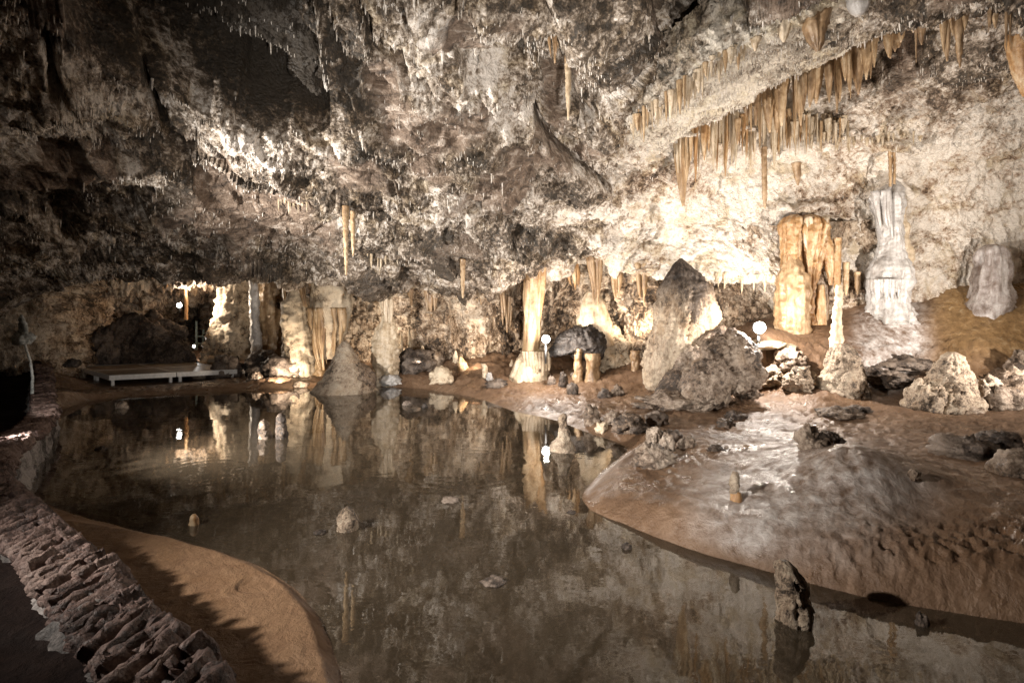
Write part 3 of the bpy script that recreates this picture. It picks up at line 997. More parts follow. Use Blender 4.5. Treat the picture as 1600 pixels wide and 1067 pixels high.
# ================================================================== BUILDERS FOR FORMATIONS
def lathe(axis, rad, nseg=28, step=None, flute=0.0, fk=3.0, lump=0.0, ls=4.0, tier=0.0, tk=6.0, seed=0, depth=1.0, fine=0.01, pits=0.0, ps=16.0):
    """axis: list of 3D points from bottom to top (or root to tip), rad: radii. Closed rock-like body."""
    A = np.asarray(axis, float)
    R = np.asarray(rad, float)
    s = np.concatenate([[0], np.cumsum(np.linalg.norm(np.diff(A, axis=0), axis=1))])
    step = step or max(0.02, float(np.mean(R)) * 6.28 / nseg)
    nr = max(6, int(s[-1] / step) + 1)
    t = np.linspace(0, s[-1], nr)
    C = np.stack([np.interp(t, s, A[:, k]) for k in range(3)], 1)
    r = np.interp(t, s, R)
    if nr > 8:
        for _ in range(2):
            r[1:-1] = (r[:-2] + 2 * r[1:-1] + r[2:]) / 4
            C[1:-1] = (C[:-2] + 2 * C[1:-1] + C[2:]) / 4
    a = np.linspace(0, 2 * np.pi, nseg, endpoint=False)
    ca, sa = np.cos(a)[None, :], np.sin(a)[None, :]
    sd = seed * 7.31
    q = np.stack([np.broadcast_to(ca * fk, (nr, nseg)), np.broadcast_to(sa * fk, (nr, nseg)), np.broadcast_to(t[:, None] * 0.7 + sd, (nr, nseg))], -1).reshape(-1, 3)
    m = np.ones(nr * nseg, np.float32)
    if flute:
        m += flute * (1.1 - 2.6 * np.abs(perlin(q + sd)) + 0.5 * perlin(q * 2.3 + sd))
    m = m.reshape(nr, nseg)
    if tier:
        m += tier * perlin(np.stack([np.broadcast_to(ca * 2.2, (nr, nseg)), np.broadcast_to(sa * 2.2, (nr, nseg)), np.broadcast_to(t[:, None] * tk + sd, (nr, nseg))], -1).reshape(-1, 3)).reshape(nr, nseg)
    rr = r[:, None] * m
    V = np.stack([C[:, 0:1] + rr * ca, C[:, 1:2] + rr * sa * depth, np.broadcast_to(C[:, 2:3], (nr, nseg))], -1).reshape(-1, 3)
    Nn = np.stack([np.broadcast_to(ca, (nr, nseg)), np.broadcast_to(sa, (nr, nseg)), np.zeros((nr, nseg))], -1).reshape(-1, 3)
    dd = np.zeros(len(V))
    Vs = V.astype(np.float32) + sd
    if lump:
        dd += lump * (fbm(Vs * ls, 4) + 0.5 * facet(Vs * ls * 1.2))
    if fine:
        dd += fine * ridged(Vs * 14, 3)
    if pits:
        dd -= pits * sstep((0.45 - voro(Vs * ps)[0]) / .3)
    V = V + Nn * (dd * np.minimum(1, np.repeat(r, nseg) / (np.mean(R) + 1e-6)))[:, None]
    Q = gridq(nr, nseg, True)
    V = np.concatenate([V, C[:1], C[-1:]])
    i0, i1 = nr * nseg, nr * nseg + 1
    j = np.arange(nseg)
    T = np.concatenate([np.stack([np.full(nseg, i0), (j + 1) % nseg, j], 1), np.stack([np.full(nseg, i1), (nr - 1) * nseg + j, (nr - 1) * nseg + (j + 1) % nseg], 1)])
    return V, Q, T


def pxprof(prof, Y):
    """[(px,py,halfwidth px)] at distance Y -> axis, radii"""
    return [W(a, b, Y) for a, b, _ in prof], [h * Y / F for _, _, h in prof]


def formation(name, prof, Y, mat, label=None, cat=None, group=None, parent=None, base=None, **kw):
    ax, rd = pxprof(prof, Y)
    V, Q, T = lathe(ax, rd, **kw)
    b = np.array(ax[0]) if base is None else base
    if parent is not None:
        b = None
        o = mk(name, V - np.array(parent.location), Q, T, mat, parent)
    else:
        o = mk(name, V, Q, T, mat, None, b)
    return tag(o, label, cat, group)


def pipes(prof, Y, n, seed=0, len_var=0.4, rpx=(3, 7), depth=0.7, seg=12, taper=0.35):
    """bundle of fused hanging pipes inside the outline prof (top to bottom)"""
    rs = random.Random(seed)
    mb = MB()
    top, bot = prof[0], prof[-1]
    for i in range(n):
        wa, wb, wc = rs.uniform(.05, .16), rs.uniform(0, 6.28), rs.uniform(4, 8)
        u = rs.uniform(-1, 1)
        w = rs.uniform(-1, 1) * math.sqrt(max(0, 1 - u * u))
        ln = 1 - len_var * rs.random() * (0.4 + 0.6 * abs(u))
        ax, rd = [], []
        r0 = rs.uniform(*rpx) * Y / F
        k = 6
        for j in range(k):
            t = j / (k - 1) * ln
            pxc = np.interp(t, np.linspace(0, 1, len(prof)), [p[0] for p in prof])
            pyc = np.interp(t, np.linspace(0, 1, len(prof)), [p[1] for p in prof])
            hw = np.interp(t, np.linspace(0, 1, len(prof)), [p[2] for p in prof])
            p = W(pxc + (u + wa * math.sin(wb + wc * t)) * hw, pyc - (7 if j == 0 else 0), Y)
            p[1] += w * hw * Y / F * depth
            ax.append(p)
            rd.append(r0 * (1.2 if j == 0 else 1) * (1 + .15 * math.sin(wb * 3 + j * 2.1)) * (1 - (1 - taper) * (j / (k - 1)) ** 1.5) * (0.15 if j == k - 1 and ln < 0.97 else 1))
        mb.add(*lathe(ax, rd, seg, step=max(.05, r0 * 1.2), flute=0.14, fk=1.6, seed=seed * 31 + i, fine=r0 * .08))
    return mb


def ico(sub):
    bm = bmesh.new()
    bmesh.ops.create_icosphere(bm, subdivisions=sub, radius=1)
    V = np.array([v.co[:] for v in bm.verts])
    T = np.array([[v.index for v in f.verts] for f in bm.faces])
    bm.free()
    return V, T


ICO = {k: ico(k) for k in (2, 3, 4, 5, 6)}


def boulder_v(size, seed, ang=0.35, sub=5, rough=0.05, rot=0.0, tilt=0.0, layer=0.0):
    V, T = ICO[sub]
    s = np.asarray(size, float)
    P = (V * 1.25 + seed * 3.77).astype(np.float32)
    r = 1 + ang * facet(P) + 0.6 * ang * facet(P * 2.1 + 4) + 0.22 * fbm(P * 1.1, 3) + rough * ridged(P * 4, 4) + rough * .5 * fbm(P * 14, 3)
    if layer:
        r += layer * ridged(P * np.array((1, 1, 7), np.float32), 2)
    Q = V * np.clip(r, .35, 2)[:, None]
    Q[:, 2] = np.where(Q[:, 2] < -0.6, -0.6 + (Q[:, 2] + .6) * .2, Q[:, 2])
    Q = Q * s
    c, sn = math.cos(tilt), math.sin(tilt)
    Q = np.stack([Q[:, 0] * c + Q[:, 2] * sn, Q[:, 1], -Q[:, 0] * sn + Q[:, 2] * c], 1)
    c, sn = math.cos(rot), math.sin(rot)
    Q = np.stack([Q[:, 0] * c - Q[:, 1] * sn, Q[:, 0] * sn + Q[:, 1] * c, Q[:, 2]], 1)
    return Q, T


def boulder(name, px, py, wpx, hpx, mat, label, cat="rock", group=None, seed=1, Y=None, depth=0.9, sub=4, z=None, **kw):
    """py = base line in the picture; stands on the ground found there"""
    p = ground_hit(px, py) if Y is None else W(px, py, Y)
    if z is not None:
        p = G(px, py, z)
    s = p[1] / F
    V, T = boulder_v((wpx * s / 2, wpx * s / 2 * depth, hpx * s / 1.55), seed, sub=sub, **kw)
    p = np.array(p) + (0, 0, hpx * s * .25)
    o = mk(name, V, None, T, mat)
    o.location = p
    return tag(o, label, cat, group)


def child(name, mb_or, mat, parent, label=None):
    V, Q, T = mb_or
    o = mk(name, np.asarray(V) - np.array(parent.location), Q, T, mat, parent)
    if label:
        o["label"] = label
    return o


# ================================================================== LARGE FORMATIONS
# -- main column left of the middle floodlight
c = empty("limestone_column", W(836, 592, 12.2))
tag(c, "tall slim tan column from ceiling to floor, left of the middle floodlight", "column")
mb = pipes([(834, 352, 11), (835, 420, 11), (833, 480, 11), (829, 545, 10)], 12.2, 16, 4, 0.25, (4, 7), taper=0.8)
mb.add(*lathe(*pxprof([(834, 345, 14), (835, 400, 13), (833, 470, 12), (829, 560, 12)], 12.2), nseg=30, flute=.12, fk=3, seed=3))
o = mb.build("shaft", M['tan'], c, None)
o.data.transform(__import__('mathutils').Matrix.Translation([-x for x in c.location]))
mb = pipes([(846, 378, 5), (846, 440, 4), (842, 505, 3)], 12.1, 4, 9, 0.1, (3, 5), taper=.4)
o = mb.build("orange_rib", M['orange'], c, None)
o.data.transform(__import__('mathutils').Matrix.Translation([-x for x in c.location]))
mb = MB()
mb.add(*lathe(*pxprof([(824, 604, 34), (826, 590, 30), (830, 570, 24), (834, 552, 20), (834, 545, 8)], 12.2), nseg=48, flute=.10, fk=3, lump=.03, ls=5, seed=5, depth=.8))
for i in range(9):
    u = i / 8
    x = 820 + 36 * u
    mb.add(*lathe(*pxprof([(x, 549, 4), (x + 1, 565, 3.6), (x + 1.5, 582 + 6 * math.sin(i * 2.3), 1.5)], 12.2 - .22 - .12 * math.sin(3.1 * u)), nseg=10, flute=.1, seed=i))
o = mb.build("pedestal", M['cream'], c, None)
o.data.transform(__import__('mathutils').Matrix.Translation([-x for x in c.location]))


def recentre(o, c):
    from mathutils import Matrix
    o.data.transform(Matrix.Translation([-x for x in c.location]))
    return o


# -- hanging bundle right of the main column with its lump below
c = empty("stalactite_bundle", W(926, 365, 11.9))
tag(c, "bundle of brown stalactites reaching a lumpy mound above the dark rock slab", "stalactite")
recentre(pipes([(925, 362, 14), (927, 400, 11), (931, 440, 6), (930, 478, 5)], 11.9, 13, 14, .5, (3.5, 6)).build("hanging_pipes", M['brown'], c), c)
child("mound", lathe(*pxprof([(930, 540, 26), (930, 510, 25), (928, 490, 22), (926, 470, 16), (924, 455, 6)], 12.3), nseg=40, flute=.12, lump=.05, ls=4, seed=8), M['cream'], c)
c = empty("drapery", W(897, 412, 12.4))
tag(c, "short orange drapery hanging between the main column and the brown bundle", "drapery")
recentre(pipes([(894, 408, 6), (897, 430, 8), (900, 462, 5)], 12.4, 7, 21, .4, (3, 5)).build("folds", M['orange'], c), c)

# -- organ-pipe drapery with grey knob under it
c = empty("organ_pipe_drapery", W(598, 402, 12.6))
tag(c, "cluster of straight tan organ pipe stalactites ending above a pale lumpy stalagmite", "drapery")
recentre(pipes([(592, 400, 17), (597, 430, 15), (603, 470, 9), (605, 506, 6)], 12.6, 22, 33, .7, (2.5, 4.5), taper=.6).build("pipes", M['cream'], c), c)
formation("lumpy_stalagmite", [(604, 606, 17), (604, 585, 16), (602, 562, 19), (603, 540, 18), (603, 520, 15), (605, 503, 10), (606, 490, 5)], 12.9, M['cream'],
          "pale lumpy stalagmite with drip tassels directly under the organ pipe drapery", "stalagmite", nseg=56, flute=.10, fk=4, lump=.07, ls=5, seed=12, fine=.02)

# -- massive hanging flowstone left of it
c = empty("flowstone_mass", W(516, 405, 13.2))
tag(c, "massive hanging flowstone with smooth grey top and fluted tan underside", "flowstone")
child("crown", lathe(*pxprof([(514, 560, 14), (515, 520, 24), (516, 490, 27), (518, 455, 28), (520, 425, 24), (518, 400, 16), (517, 385, 12)], 13.2), nseg=60, flute=.14, fk=4, lump=.06, ls=3, seed=15), M['scaly'], c)
recentre(pipes([(512, 488, 25), (512, 520, 23), (514, 580, 15)], 12.95, 30, 17, .6, (2.5, 4.5)).build("fluted_skirt", M['tan'], c), c)
recentre(pipes([(516, 398, 13), (518, 425, 10), (520, 440, 8)], 12.75, 8, 19, .5, (2, 3.5)).build("root_pipes", M['white'], c), c)
c = empty("flowstone_pillar", W(470, 590, 13.6))
tag(c, "broken brown pillar with hanging pipes on top and knobbly lower trunk", "column")
child("trunk", lathe(*pxprof([(472, 604, 26), (470, 570, 22), (466, 545, 17), (463, 500, 19), (462, 470, 16), (466, 450, 9), (468, 400, 8)], 13.6), nseg=48, flute=.14, lump=.08, ls=4, seed=22), M['scaly'], c)
recentre(pipes([(478, 402, 16), (480, 440, 14), (484, 480, 9)], 13.3, 12, 23, .5, (3, 5)).build("hanging_pipes", M['brown'], c), c)

# -- scaly flowstone cone at the left with the white rib
c = empty("scaly_flowstone", W(372, 560, 17.0))
tag(c, "pale scaly flowstone cone lit from the side, right of the tunnel", "flowstone")
child("cone", lathe(*pxprof([(372, 578, 54), (374, 545, 46), (374, 510, 38), (374, 470, 30), (374, 430, 24), (376, 400, 22), (378, 380, 26)], 17.0), nseg=90, tier=.10, tk=9, flute=.08, lump=.07, ls=3.5, seed=25, fine=.04, depth=.7), M['scaly'], c)
child("white_rib", lathe(*pxprof([(402, 552, 7), (400, 530, 8), (398, 500, 6), (397, 470, 7), (396, 440, 6), (394, 398, 8)], 16.3), nseg=18, lump=.03, ls=9, tier=.2, tk=5, seed=27), M['white'], c)
formation("fluted_flowstone", [(432, 585, 34), (432, 550, 32), (430, 500, 30), (428, 450, 28), (428, 400, 30), (428, 380, 32)], 16.9, M['tan'],
          "brown fluted flowstone wall beside the white rib", "flowstone", nseg=70, flute=.16, fk=4, lump=.08, ls=3, seed=29, fine=.04, depth=.6)

# -- more draped columns along the back wall
for i, (x, t, b, hw, n, Y, m, lab) in enumerate(((338, 400, 460, 9, 6, 15.6, 'brown', "short brown drapery left of the scaly flowstone cone under the lip"), (452, 402, 520, 11, 9, 14.8, 'tan', "tan drapery between the white rib and the broken pillar"),
        (488, 402, 470, 9, 7, 13.7, 'tan', "narrow tan drapery right beside the broken pillar's pipes"), (562, 402, 455, 12, 8, 13.4, 'orange', "orange drapery between the flowstone mass and the organ pipes"),
        (642, 432, 478, 8, 6, 13.6, 'brown', "little brown drapery on the back wall right of the organ pipes"), (672, 440, 500, 10, 7, 13.6, 'brown', "brown drapery above the needle stalagmites on the back wall"),
        (748, 432, 486, 9, 7, 13.2, 'tan', "tan drapery on the back wall left of the tall column"), (790, 440, 520, 10, 8, 13.2, 'brown', "brown drapery just left of the tall column"),
        (962, 425, 468, 9, 7, 12.0, 'tan', "tan drapery right of the brown stalactite bundle"), (1002, 428, 480, 8, 6, 11.6, 'tan', "tan drapery left of the dark capped stalagmite"))):
    pp = pipes([(x, t - 10, hw), (x + 1, (t + b) / 2, hw * .8), (x + 2, b, hw * .45)], Y, n, 300 + i, .6, (2.2, 4.5), taper=.4)
    o = pp.build("drapery", M[m], None, W(x, t, Y))
    tag(o, lab, "drapery")
for i, (x, b, t, h, Y, m, lab) in enumerate(((448, 592, 520, 9, 14.0, 'scaly', "knobbly pale stalagmite at the foot of the white rib"), (500, 598, 545, 8, 13.3, 'tan', "slim tan stalagmite left of the shore cone"),
        (660, 582, 540, 6, 13.6, 'cream', "small pale stalagmite on the dark heap right of the needles"), (712, 590, 548, 6, 13.5, 'scaly', "rough stalagmite behind the yellowish cone"),
        (800, 596, 562, 5, 12.9, 'cream', "short pale stalagmite left of the tall column's pedestal"))):
    formation("stalagmite", [(x, b + 8, h * 1.5), (x, b - 8, h * 1.1), (x, (t + b) / 2, h * .8), (x, t + 6, h * .5), (x, t, h * .2)], Y, M[m], lab, "stalagmite", nseg=30, lump=.05, ls=6, tier=.1, tk=8, seed=330 + i)

# -- long thin stalactites
c = empty("stalactite", W(887, 66, 6.4))
tag(c, "long pale spike hanging from the square ceiling block near the top", "stalactite")
recentre(pipes([(886, 60, 4), (887, 110, 3), (888, 140, 2)], 6.4, 4, 41, .2, (2.5, 3.5)).build("root_pipes", M['brown'], c), c)
child("spike", lathe(*pxprof([(888, 188, .8), (888, 160, 2.2), (888, 130, 3.4), (887, 100, 3.5)], 6.4), nseg=12, flute=.08, seed=42), M['cream'], c)

# -- big dark-capped stalagmite and the leaning slabs
formation("dark_capped_stalagmite", [(1056, 640, 26), (1050, 600, 38), (1056, 570, 44), (1066, 530, 46), (1072, 490, 44), (1072, 455, 36), (1068, 430, 23), (1064, 412, 9), (1064, 404, 2)], 10.6, M['capped'],
          "broad fluted stalagmite with dark grey pointed cap, left of the right floodlight", "stalagmite", nseg=96, flute=.10, fk=4.5, lump=.06, ls=3.2, seed=44, fine=.035, depth=.8)
# leaning slabs (base wide)
def slab(name, pts, Y, thick, mat, label, seed, cat="rock"):
    """outline (px,py) on a tilted plane: built as a thick lumpy body by scaling a sphere between outline rows"""
    P = np.array(pts, float)
    cx, cy = P.mean(0)
    V, T = ICO[6]
    ang = np.arctan2(-V[:, 2], V[:, 0])
    pa = np.arctan2(P[:, 1] - cy, P[:, 0] - cx)
    pr = np.hypot(P[:, 0] - cx, P[:, 1] - cy)
    o = np.argsort(pa)
    pa, pr = pa[o], pr[o]
    r = np.interp(ang, np.concatenate([pa - 2 * np.pi, pa, pa + 2 * np.pi]), np.tile(pr, 3))
    rad = np.hypot(V[:, 0], V[:, 2])
    dep = np.sign(V[:, 1]) * np.abs(V[:, 1]) ** .7 * thick
    x = cx + np.cos(ang) * r * rad ** .75
    y = cy + np.sin(ang) * r * rad ** .75
    Yv = Y + dep - (y - cy) * Y / F * .35
    Q = np.stack([(x - 800) / F * Y, Yv, CH - (y - HZ) / F * Y], 1)
    Pn = (Q + seed * 2.3).astype(np.float32)
    nn = Q - Q.mean(0)
    nn /= np.linalg.norm(nn, axis=1, keepdims=True)
    dd = .10 * facet(Pn * 2.2) + .06 * facet(Pn * 5) + .05 * fbm(Pn * 3, 4) + .03 * ridged(Pn * 9, 3)
    Q = Q + nn * dd[:, None]
    b = W(cx, P[:, 1].max(), Y)
    return tag(mk(name, Q, None, T, mat, None, b), label, cat)


slab("leaning_slab", [(1020, 622), (1060, 575), (1092, 540), (1130, 515), (1150, 520), (1120, 560), (1092, 585), (1078, 612), (1060, 632)], 9.9, .22, M['boulder'],
     "long grey slab leaning up rightwards against the dark capped stalagmite", 47)
slab("boulder", [(1062, 628), (1075, 590), (1100, 560), (1130, 525), (1160, 520), (1180, 545), (1186, 585), (1160, 605), (1130, 612), (1100, 632), (1078, 640)], 8.9, .40, M['boulder'],
     "large grey boulder with pale rough top just in front of the right floodlight", 49)

# -- orange columns
c = empty("orange_column", W(1245, 516, 10.8))
tag(c, "thick orange column with a bulging ribbed base right of the right floodlight", "column")
child("shaft", lathe(*pxprof([(1237, 430, 14), (1236, 400, 12), (1235, 370, 12.5), (1236, 352, 15), (1238, 342, 13), (1240, 336, 5)], 10.8), nseg=60, flute=.24, fk=2.0, lump=.025, ls=6, seed=51), M['orange'], c)
child("ribbed_base", lathe(*pxprof([(1238, 522, 22), (1238, 490, 22), (1239, 460, 23), (1238, 432, 20), (1236, 412, 13), (1235, 400, 9)], 10.75), nseg=54, tier=.16, tk=7, flute=.10, seed=52, lump=.03), M['tan'], c)
c = empty("orange_drapery", W(1268, 340, 10.9))
tag(c, "orange curtain column whose folds narrow to one trunk beside the ribbed base", "column")
child("curtain", lathe(*pxprof([(1264, 508, 12), (1262, 490, 8), (1263, 445, 9), (1264, 415, 13), (1266, 385, 18), (1267, 357, 23), (1265, 344, 20), (1262, 337, 8)], 10.9), nseg=90, flute=.30, fk=2.6, lump=.04, ls=5, seed=53), M['orange'], c)
child("side_fold", lathe(*pxprof([(1298, 446, 1.5), (1296, 415, 5), (1289, 382, 8.5), (1281, 356, 10), (1277, 346, 4)], 10.8), nseg=40, flute=.3, fk=1.8, lump=.02, ls=6, seed=54), M['orange'], c)
recentre(pipes([(1263, 348, 24), (1265, 380, 20), (1266, 410, 12)], 10.75, 9, 58, .5, (2, 4), taper=.3).build("drips", M['cream'], c), c)
for i, (x, t, b, h, m, lab) in enumerate(((1308, 372, 470, 5, 'orange', "thin twin orange stalactite between the orange curtain and the white column"),
                                           (1322, 410, 462, 4, 'tan', "short tan stalactite just left of the white column base"),
                                           (1283, 445, 508, 7, 'orange', "knobby orange stalagmite at the foot of the orange curtain"),
                                           (1340, 425, 460, 4, 'tan', "stubby tan stalactite nearest the white column's drip fringe"))):
    nm = "stalagmite" if i == 2 else "stalactite"
    pr = [(x, b, h), (x, (t + b) / 2, h * .9), (x, t, h * .5)] if i == 2 else [(x, b, .8), (x, b - 12, h * .7), (x, t, h)]
    formation(nm, pr, 10.75, M[m], lab, nm, nseg=16, flute=.12, tier=.12, tk=14, seed=60 + i)

# -- white column
_yc = ground_hit(1388, 480, 6, 12)[1] + .05
c = empty("white_column", W(1388, 476, _yc))
tag(c, "glossy white column with dripping fringe standing on a white mound", "column")
child("draped_shaft", lathe(*pxprof([(1388, 506, 34), (1388, 490, 27), (1388, 472, 22), (1388, 455, 24), (1388, 440, 28), (1389, 422, 25), (1390, 405, 18), (1391, 380, 13), (1390, 350, 14), (1387, 320, 18), (1385, 309, 20), (1388, 298, 15), (1394, 289, 8), (1398, 280, 3)], _yc),
      nseg=80, flute=.24, fk=2.4, lump=.04, ls=4, seed=72), M['white'], c)
recentre(pipes([(1384, 306, 17), (1387, 335, 15), (1391, 372, 11)], _yc - .15, 8, 71, .5, (2, 4.5), taper=.35).build("drapes", M['white'], c), c)
mb = MB()
rs3 = random.Random(4)
for i in range(13):
    u = i / 12 * 2 - 1 + rs3.uniform(-.04, .04)
    x = 1388 + 29 * u
    y0 = W(x, 440, _yc - .46 * math.sqrt(max(0, 1 - min(1, u * u))))[1]
    e = rs3.uniform(455, 478)
    h = rs3.uniform(2.0, 4.6)
    mb.add(*lathe(*pxprof([(x, 436, h), (x, 448, h), (x + .5, e, .8)], y0), nseg=10, flute=.15, seed=80 + i))
recentre(mb.build("drip_fringe", M['white'], c), c)
formation("drapery", [(1412, 425, 8), (1412, 400, 10), (1408, 350, 7), (1404, 300, 6)], 10.75, M['cream'], "cream drapery on the wall directly behind the white column's right side", "drapery", nseg=26, flute=.2, lump=.05, seed=90)
for i, (x, t, b, h) in enumerate(((1391, 218, 292, 2.4), (1397, 222, 288, 2))):
    formation("stalactite", [(x, b, 1.2), (x, t, h)], 10.4, M['tan'], ("longer" if i == 0 else "shorter") + " of two thin straight stalactites feeding the white column", "stalactite", nseg=10, flute=.08, seed=93 + i)
formation("stalactite", [(1195, 326, 1.2), (1195, 300, 3), (1194, 230, 3.5)], 10.2, M['brown'], "long brown stalactite alone before the bright wall above the right floodlight", "stalactite", nseg=12, flute=.12, seed=95)
formation("stalactite", [(1247, 290, 1), (1246, 275, 4), (1244, 255, 6)], 10.4, M['brown'], "short stubby brown stalactite on the bright wall above the orange curtain", "stalactite", nseg=14, flute=.2, seed=96)
c = empty("stalactite_curtain", W(1066, 205, 10.0))
tag(c, "long pointed tan curtain hanging at the left end of the right fringe", "drapery")
recentre(pipes([(1064, 200, 12), (1066, 240, 10), (1066, 290, 5), (1066, 325, 2)], 10.0, 10, 97, .6, (3.5, 6)).build("folds", M['tan'], c), c)

# -- tall thin stalagmite standing on the cone
c = empty("cone_stalagmite", W(1318, 628, 8.9))
tag(c, "pitted tan cone carrying a thin knobbly spire below the white column", "stalagmite")
child("cone", lathe(*pxprof([(1318, 634, 36), (1318, 610, 33), (1318, 585, 27), (1318, 560, 21), (1317, 545, 16), (1316, 537, 9)], 8.9), nseg=72, lump=.05, ls=4, flute=.05, seed=101, pits=.035, ps=15, fine=.015), M['pitted'], c)
child("spire", lathe(*pxprof([(1307, 545, 9), (1307, 520, 7.5), (1308, 495, 5.5), (1310, 475, 5), (1311, 460, 5), (1311, 445, 3.5)], 9.0), nseg=20, lump=.025, ls=10, tier=.15, tk=10, seed=103), M['cream'], c)

# -- stump on the right slope and right-hand rocks
_ys = ground_hit(1541, 482, 6, 12)[1] + .12
formation("stalagmite_stump", [(1538, 530, 30), (1541, 500, 28), (1544, 478, 25), (1548, 455, 22), (1550, 430, 20), (1549, 400, 19), (1548, 389, 15), (1547, 383, 7)], _ys, M['stump'],
          "stout glossy grey white stump on the brown slope at the far right", "stalagmite", nseg=48, flute=.20, fk=1.6, lump=.06, ls=3, seed=105)
formation("pitted_stalagmite", [(1484, 642, 38), (1484, 612, 33), (1484, 590, 27), (1486, 570, 20), (1487, 556, 14), (1488, 550, 5)], 8.0, M['pitted'],
          "pitted brown stalagmite with flat top among the rocks at right", "stalagmite", nseg=70, lump=.06, ls=4, flute=.08, seed=107, pits=.045, ps=13)
boulder("boulder", 1448, 648, 56, 60, M['pitted'], "rounded grey brown rock leaning on the left foot of the pitted stalagmite", seed=11, Y=8.0, ang=.25, sub=5)
boulder("boulder", 1540, 640, 40, 54, M['boulder'], "upright smooth rock between the pitted stalagmite and the frame edge", seed=12, Y=7.9, ang=.25, sub=5)
boulder("boulder", 1585, 634, 84, 60, M['boulder'], "big knobbly rock at the right frame edge behind the upright rock", seed=13, Y=7.9, ang=.3, sub=5)
boulder("boulder", 1596, 590, 40, 40, M['boulder'], "pale jagged rock higher on the slope at the right edge", seed=14, Y=8.6, ang=.4)
boulder("rock", 1515, 655, 44, 22, M['boulder'], "low brown rock lying before the foot of the pitted stalagmite", seed=15, Y=7.7)
boulder("rock", 1510, 714, 74, 30, M['darkrock'], "dark flat broken slab lying on mud below the right hand rocks", seed=16, ang=.5)
boulder("rock", 1562, 700, 54, 30, M['darkrock'], "dark rock with a pale streak near the right edge of the mud", seed=17, ang=.4)
boulder("boulder", 1590, 745, 60, 46, M['boulder'], "smooth brown rock cut off by the right frame edge on the mud flat", seed=18, ang=.2)

# -- rocks round the recess below lamp two
slab("dark_slab", [(862, 556), (885, 522), (930, 515), (945, 535), (938, 556), (920, 560), (895, 548)], 12.0, .4, M['slab_shade'], "dark rock slab bridging two short pillars beside the middle floodlight", 55)
for i, (x, b, t, h, lab) in enumerate(((926, 606, 552, 11, "stout brown pillar propping the dark rock slab"), (903, 600, 545, 6, "thin pale pillar in the bright hollow under the dark slab"),
                                        (992, 610, 548, 6, "slim brown pillar left of the dark capped stalagmite"), (1006, 606, 585, 4, "short stub beside the slim brown pillar"))):
    formation("rock_pillar", [(x, b, h * 1.2), (x, (b + t) / 2, h * .85), (x, t, h)], 11.6, M['brown'], lab, "pillar", nseg=24, flute=.12, lump=.04, ls=6, seed=120 + i)
for i, (x, b, w, hh_, lab) in enumerate(((880, 606, 14, 26, "small tilted stone in the glare under the middle floodlight"), (895, 618, 16, 22, "second dark stone casting a streak shadow toward the pool"),
                                          (862, 602, 12, 16, "little dark stone right of the main column's pedestal"))):
    boulder("rock", x, b, w, hh_, M['darkrock'], lab, seed=30 + i, ang=.3)
for i, (x, b, w, hh_, lab) in enumerate(((955, 572, 60, 60, "pale crusted rock heap behind the middle floodlight's hollow"), (985, 590, 50, 50, "crusted rock heap between slim pillar and dark slab"))):
    boulder("boulder", x, b, w, hh_, M['scaly'], lab, seed=40 + i, Y=12.5, ang=.4, sub=5)

# -- far shore pieces
c = empty("shore_stalagmite", W(540, 606, 12.2))
tag(c, "cone stalagmite with wide foot standing in the pool's far edge", "stalagmite")
child("cone", lathe(*pxprof([(538, 612, 52), (538, 604, 42), (540, 590, 32), (540, 575, 26), (540, 555, 15), (539, 540, 9), (539, 533, 3)], 12.0), nseg=70, lump=.05, ls=5, fine=.02, seed=130), M['pitted'], c)
child("shoulder", lathe(*pxprof([(566, 610, 20), (566, 585, 20), (564, 572, 12), (562, 566, 3)], 12.1), nseg=40, lump=.05, ls=5, seed=131), M['boulder'], c)
formation("stalagmite", [(726, 600, 11), (725, 582, 9), (722, 566, 6), (719, 557, 2)], 13.0, M['tan'], "yellowish small cone stalagmite on the far shore right of the crusted rocks", "stalagmite", nseg=26, lump=.03, ls=8, seed=133)
formation("stalagmite", [(757, 608, 3.5), (757, 590, 3), (758, 575, 4), (755, 568, 3)], 12.2, M['cream'], "thin bent pale stalagmite on the far shore near the main column", "stalagmite", nseg=14, lump=.02, ls=12, seed=134)
formation("stalagmite", [(627, 556, 2.6), (627, 535, 2.2), (627, 518, 1.2)], 13.9, M['cream'], "left of two needle stalagmites on the dark ledge behind the far shore", "stalagmite", nseg=12, tier=.2, tk=16, seed=135)
formation("stalagmite", [(641, 556, 3.2), (640, 535, 2.6), (639, 512, 1.2)], 13.9, M['cream'], "right of two needle stalagmites on the dark ledge behind the far shore", "stalagmite", nseg=12, tier=.2, tk=16, seed=136)
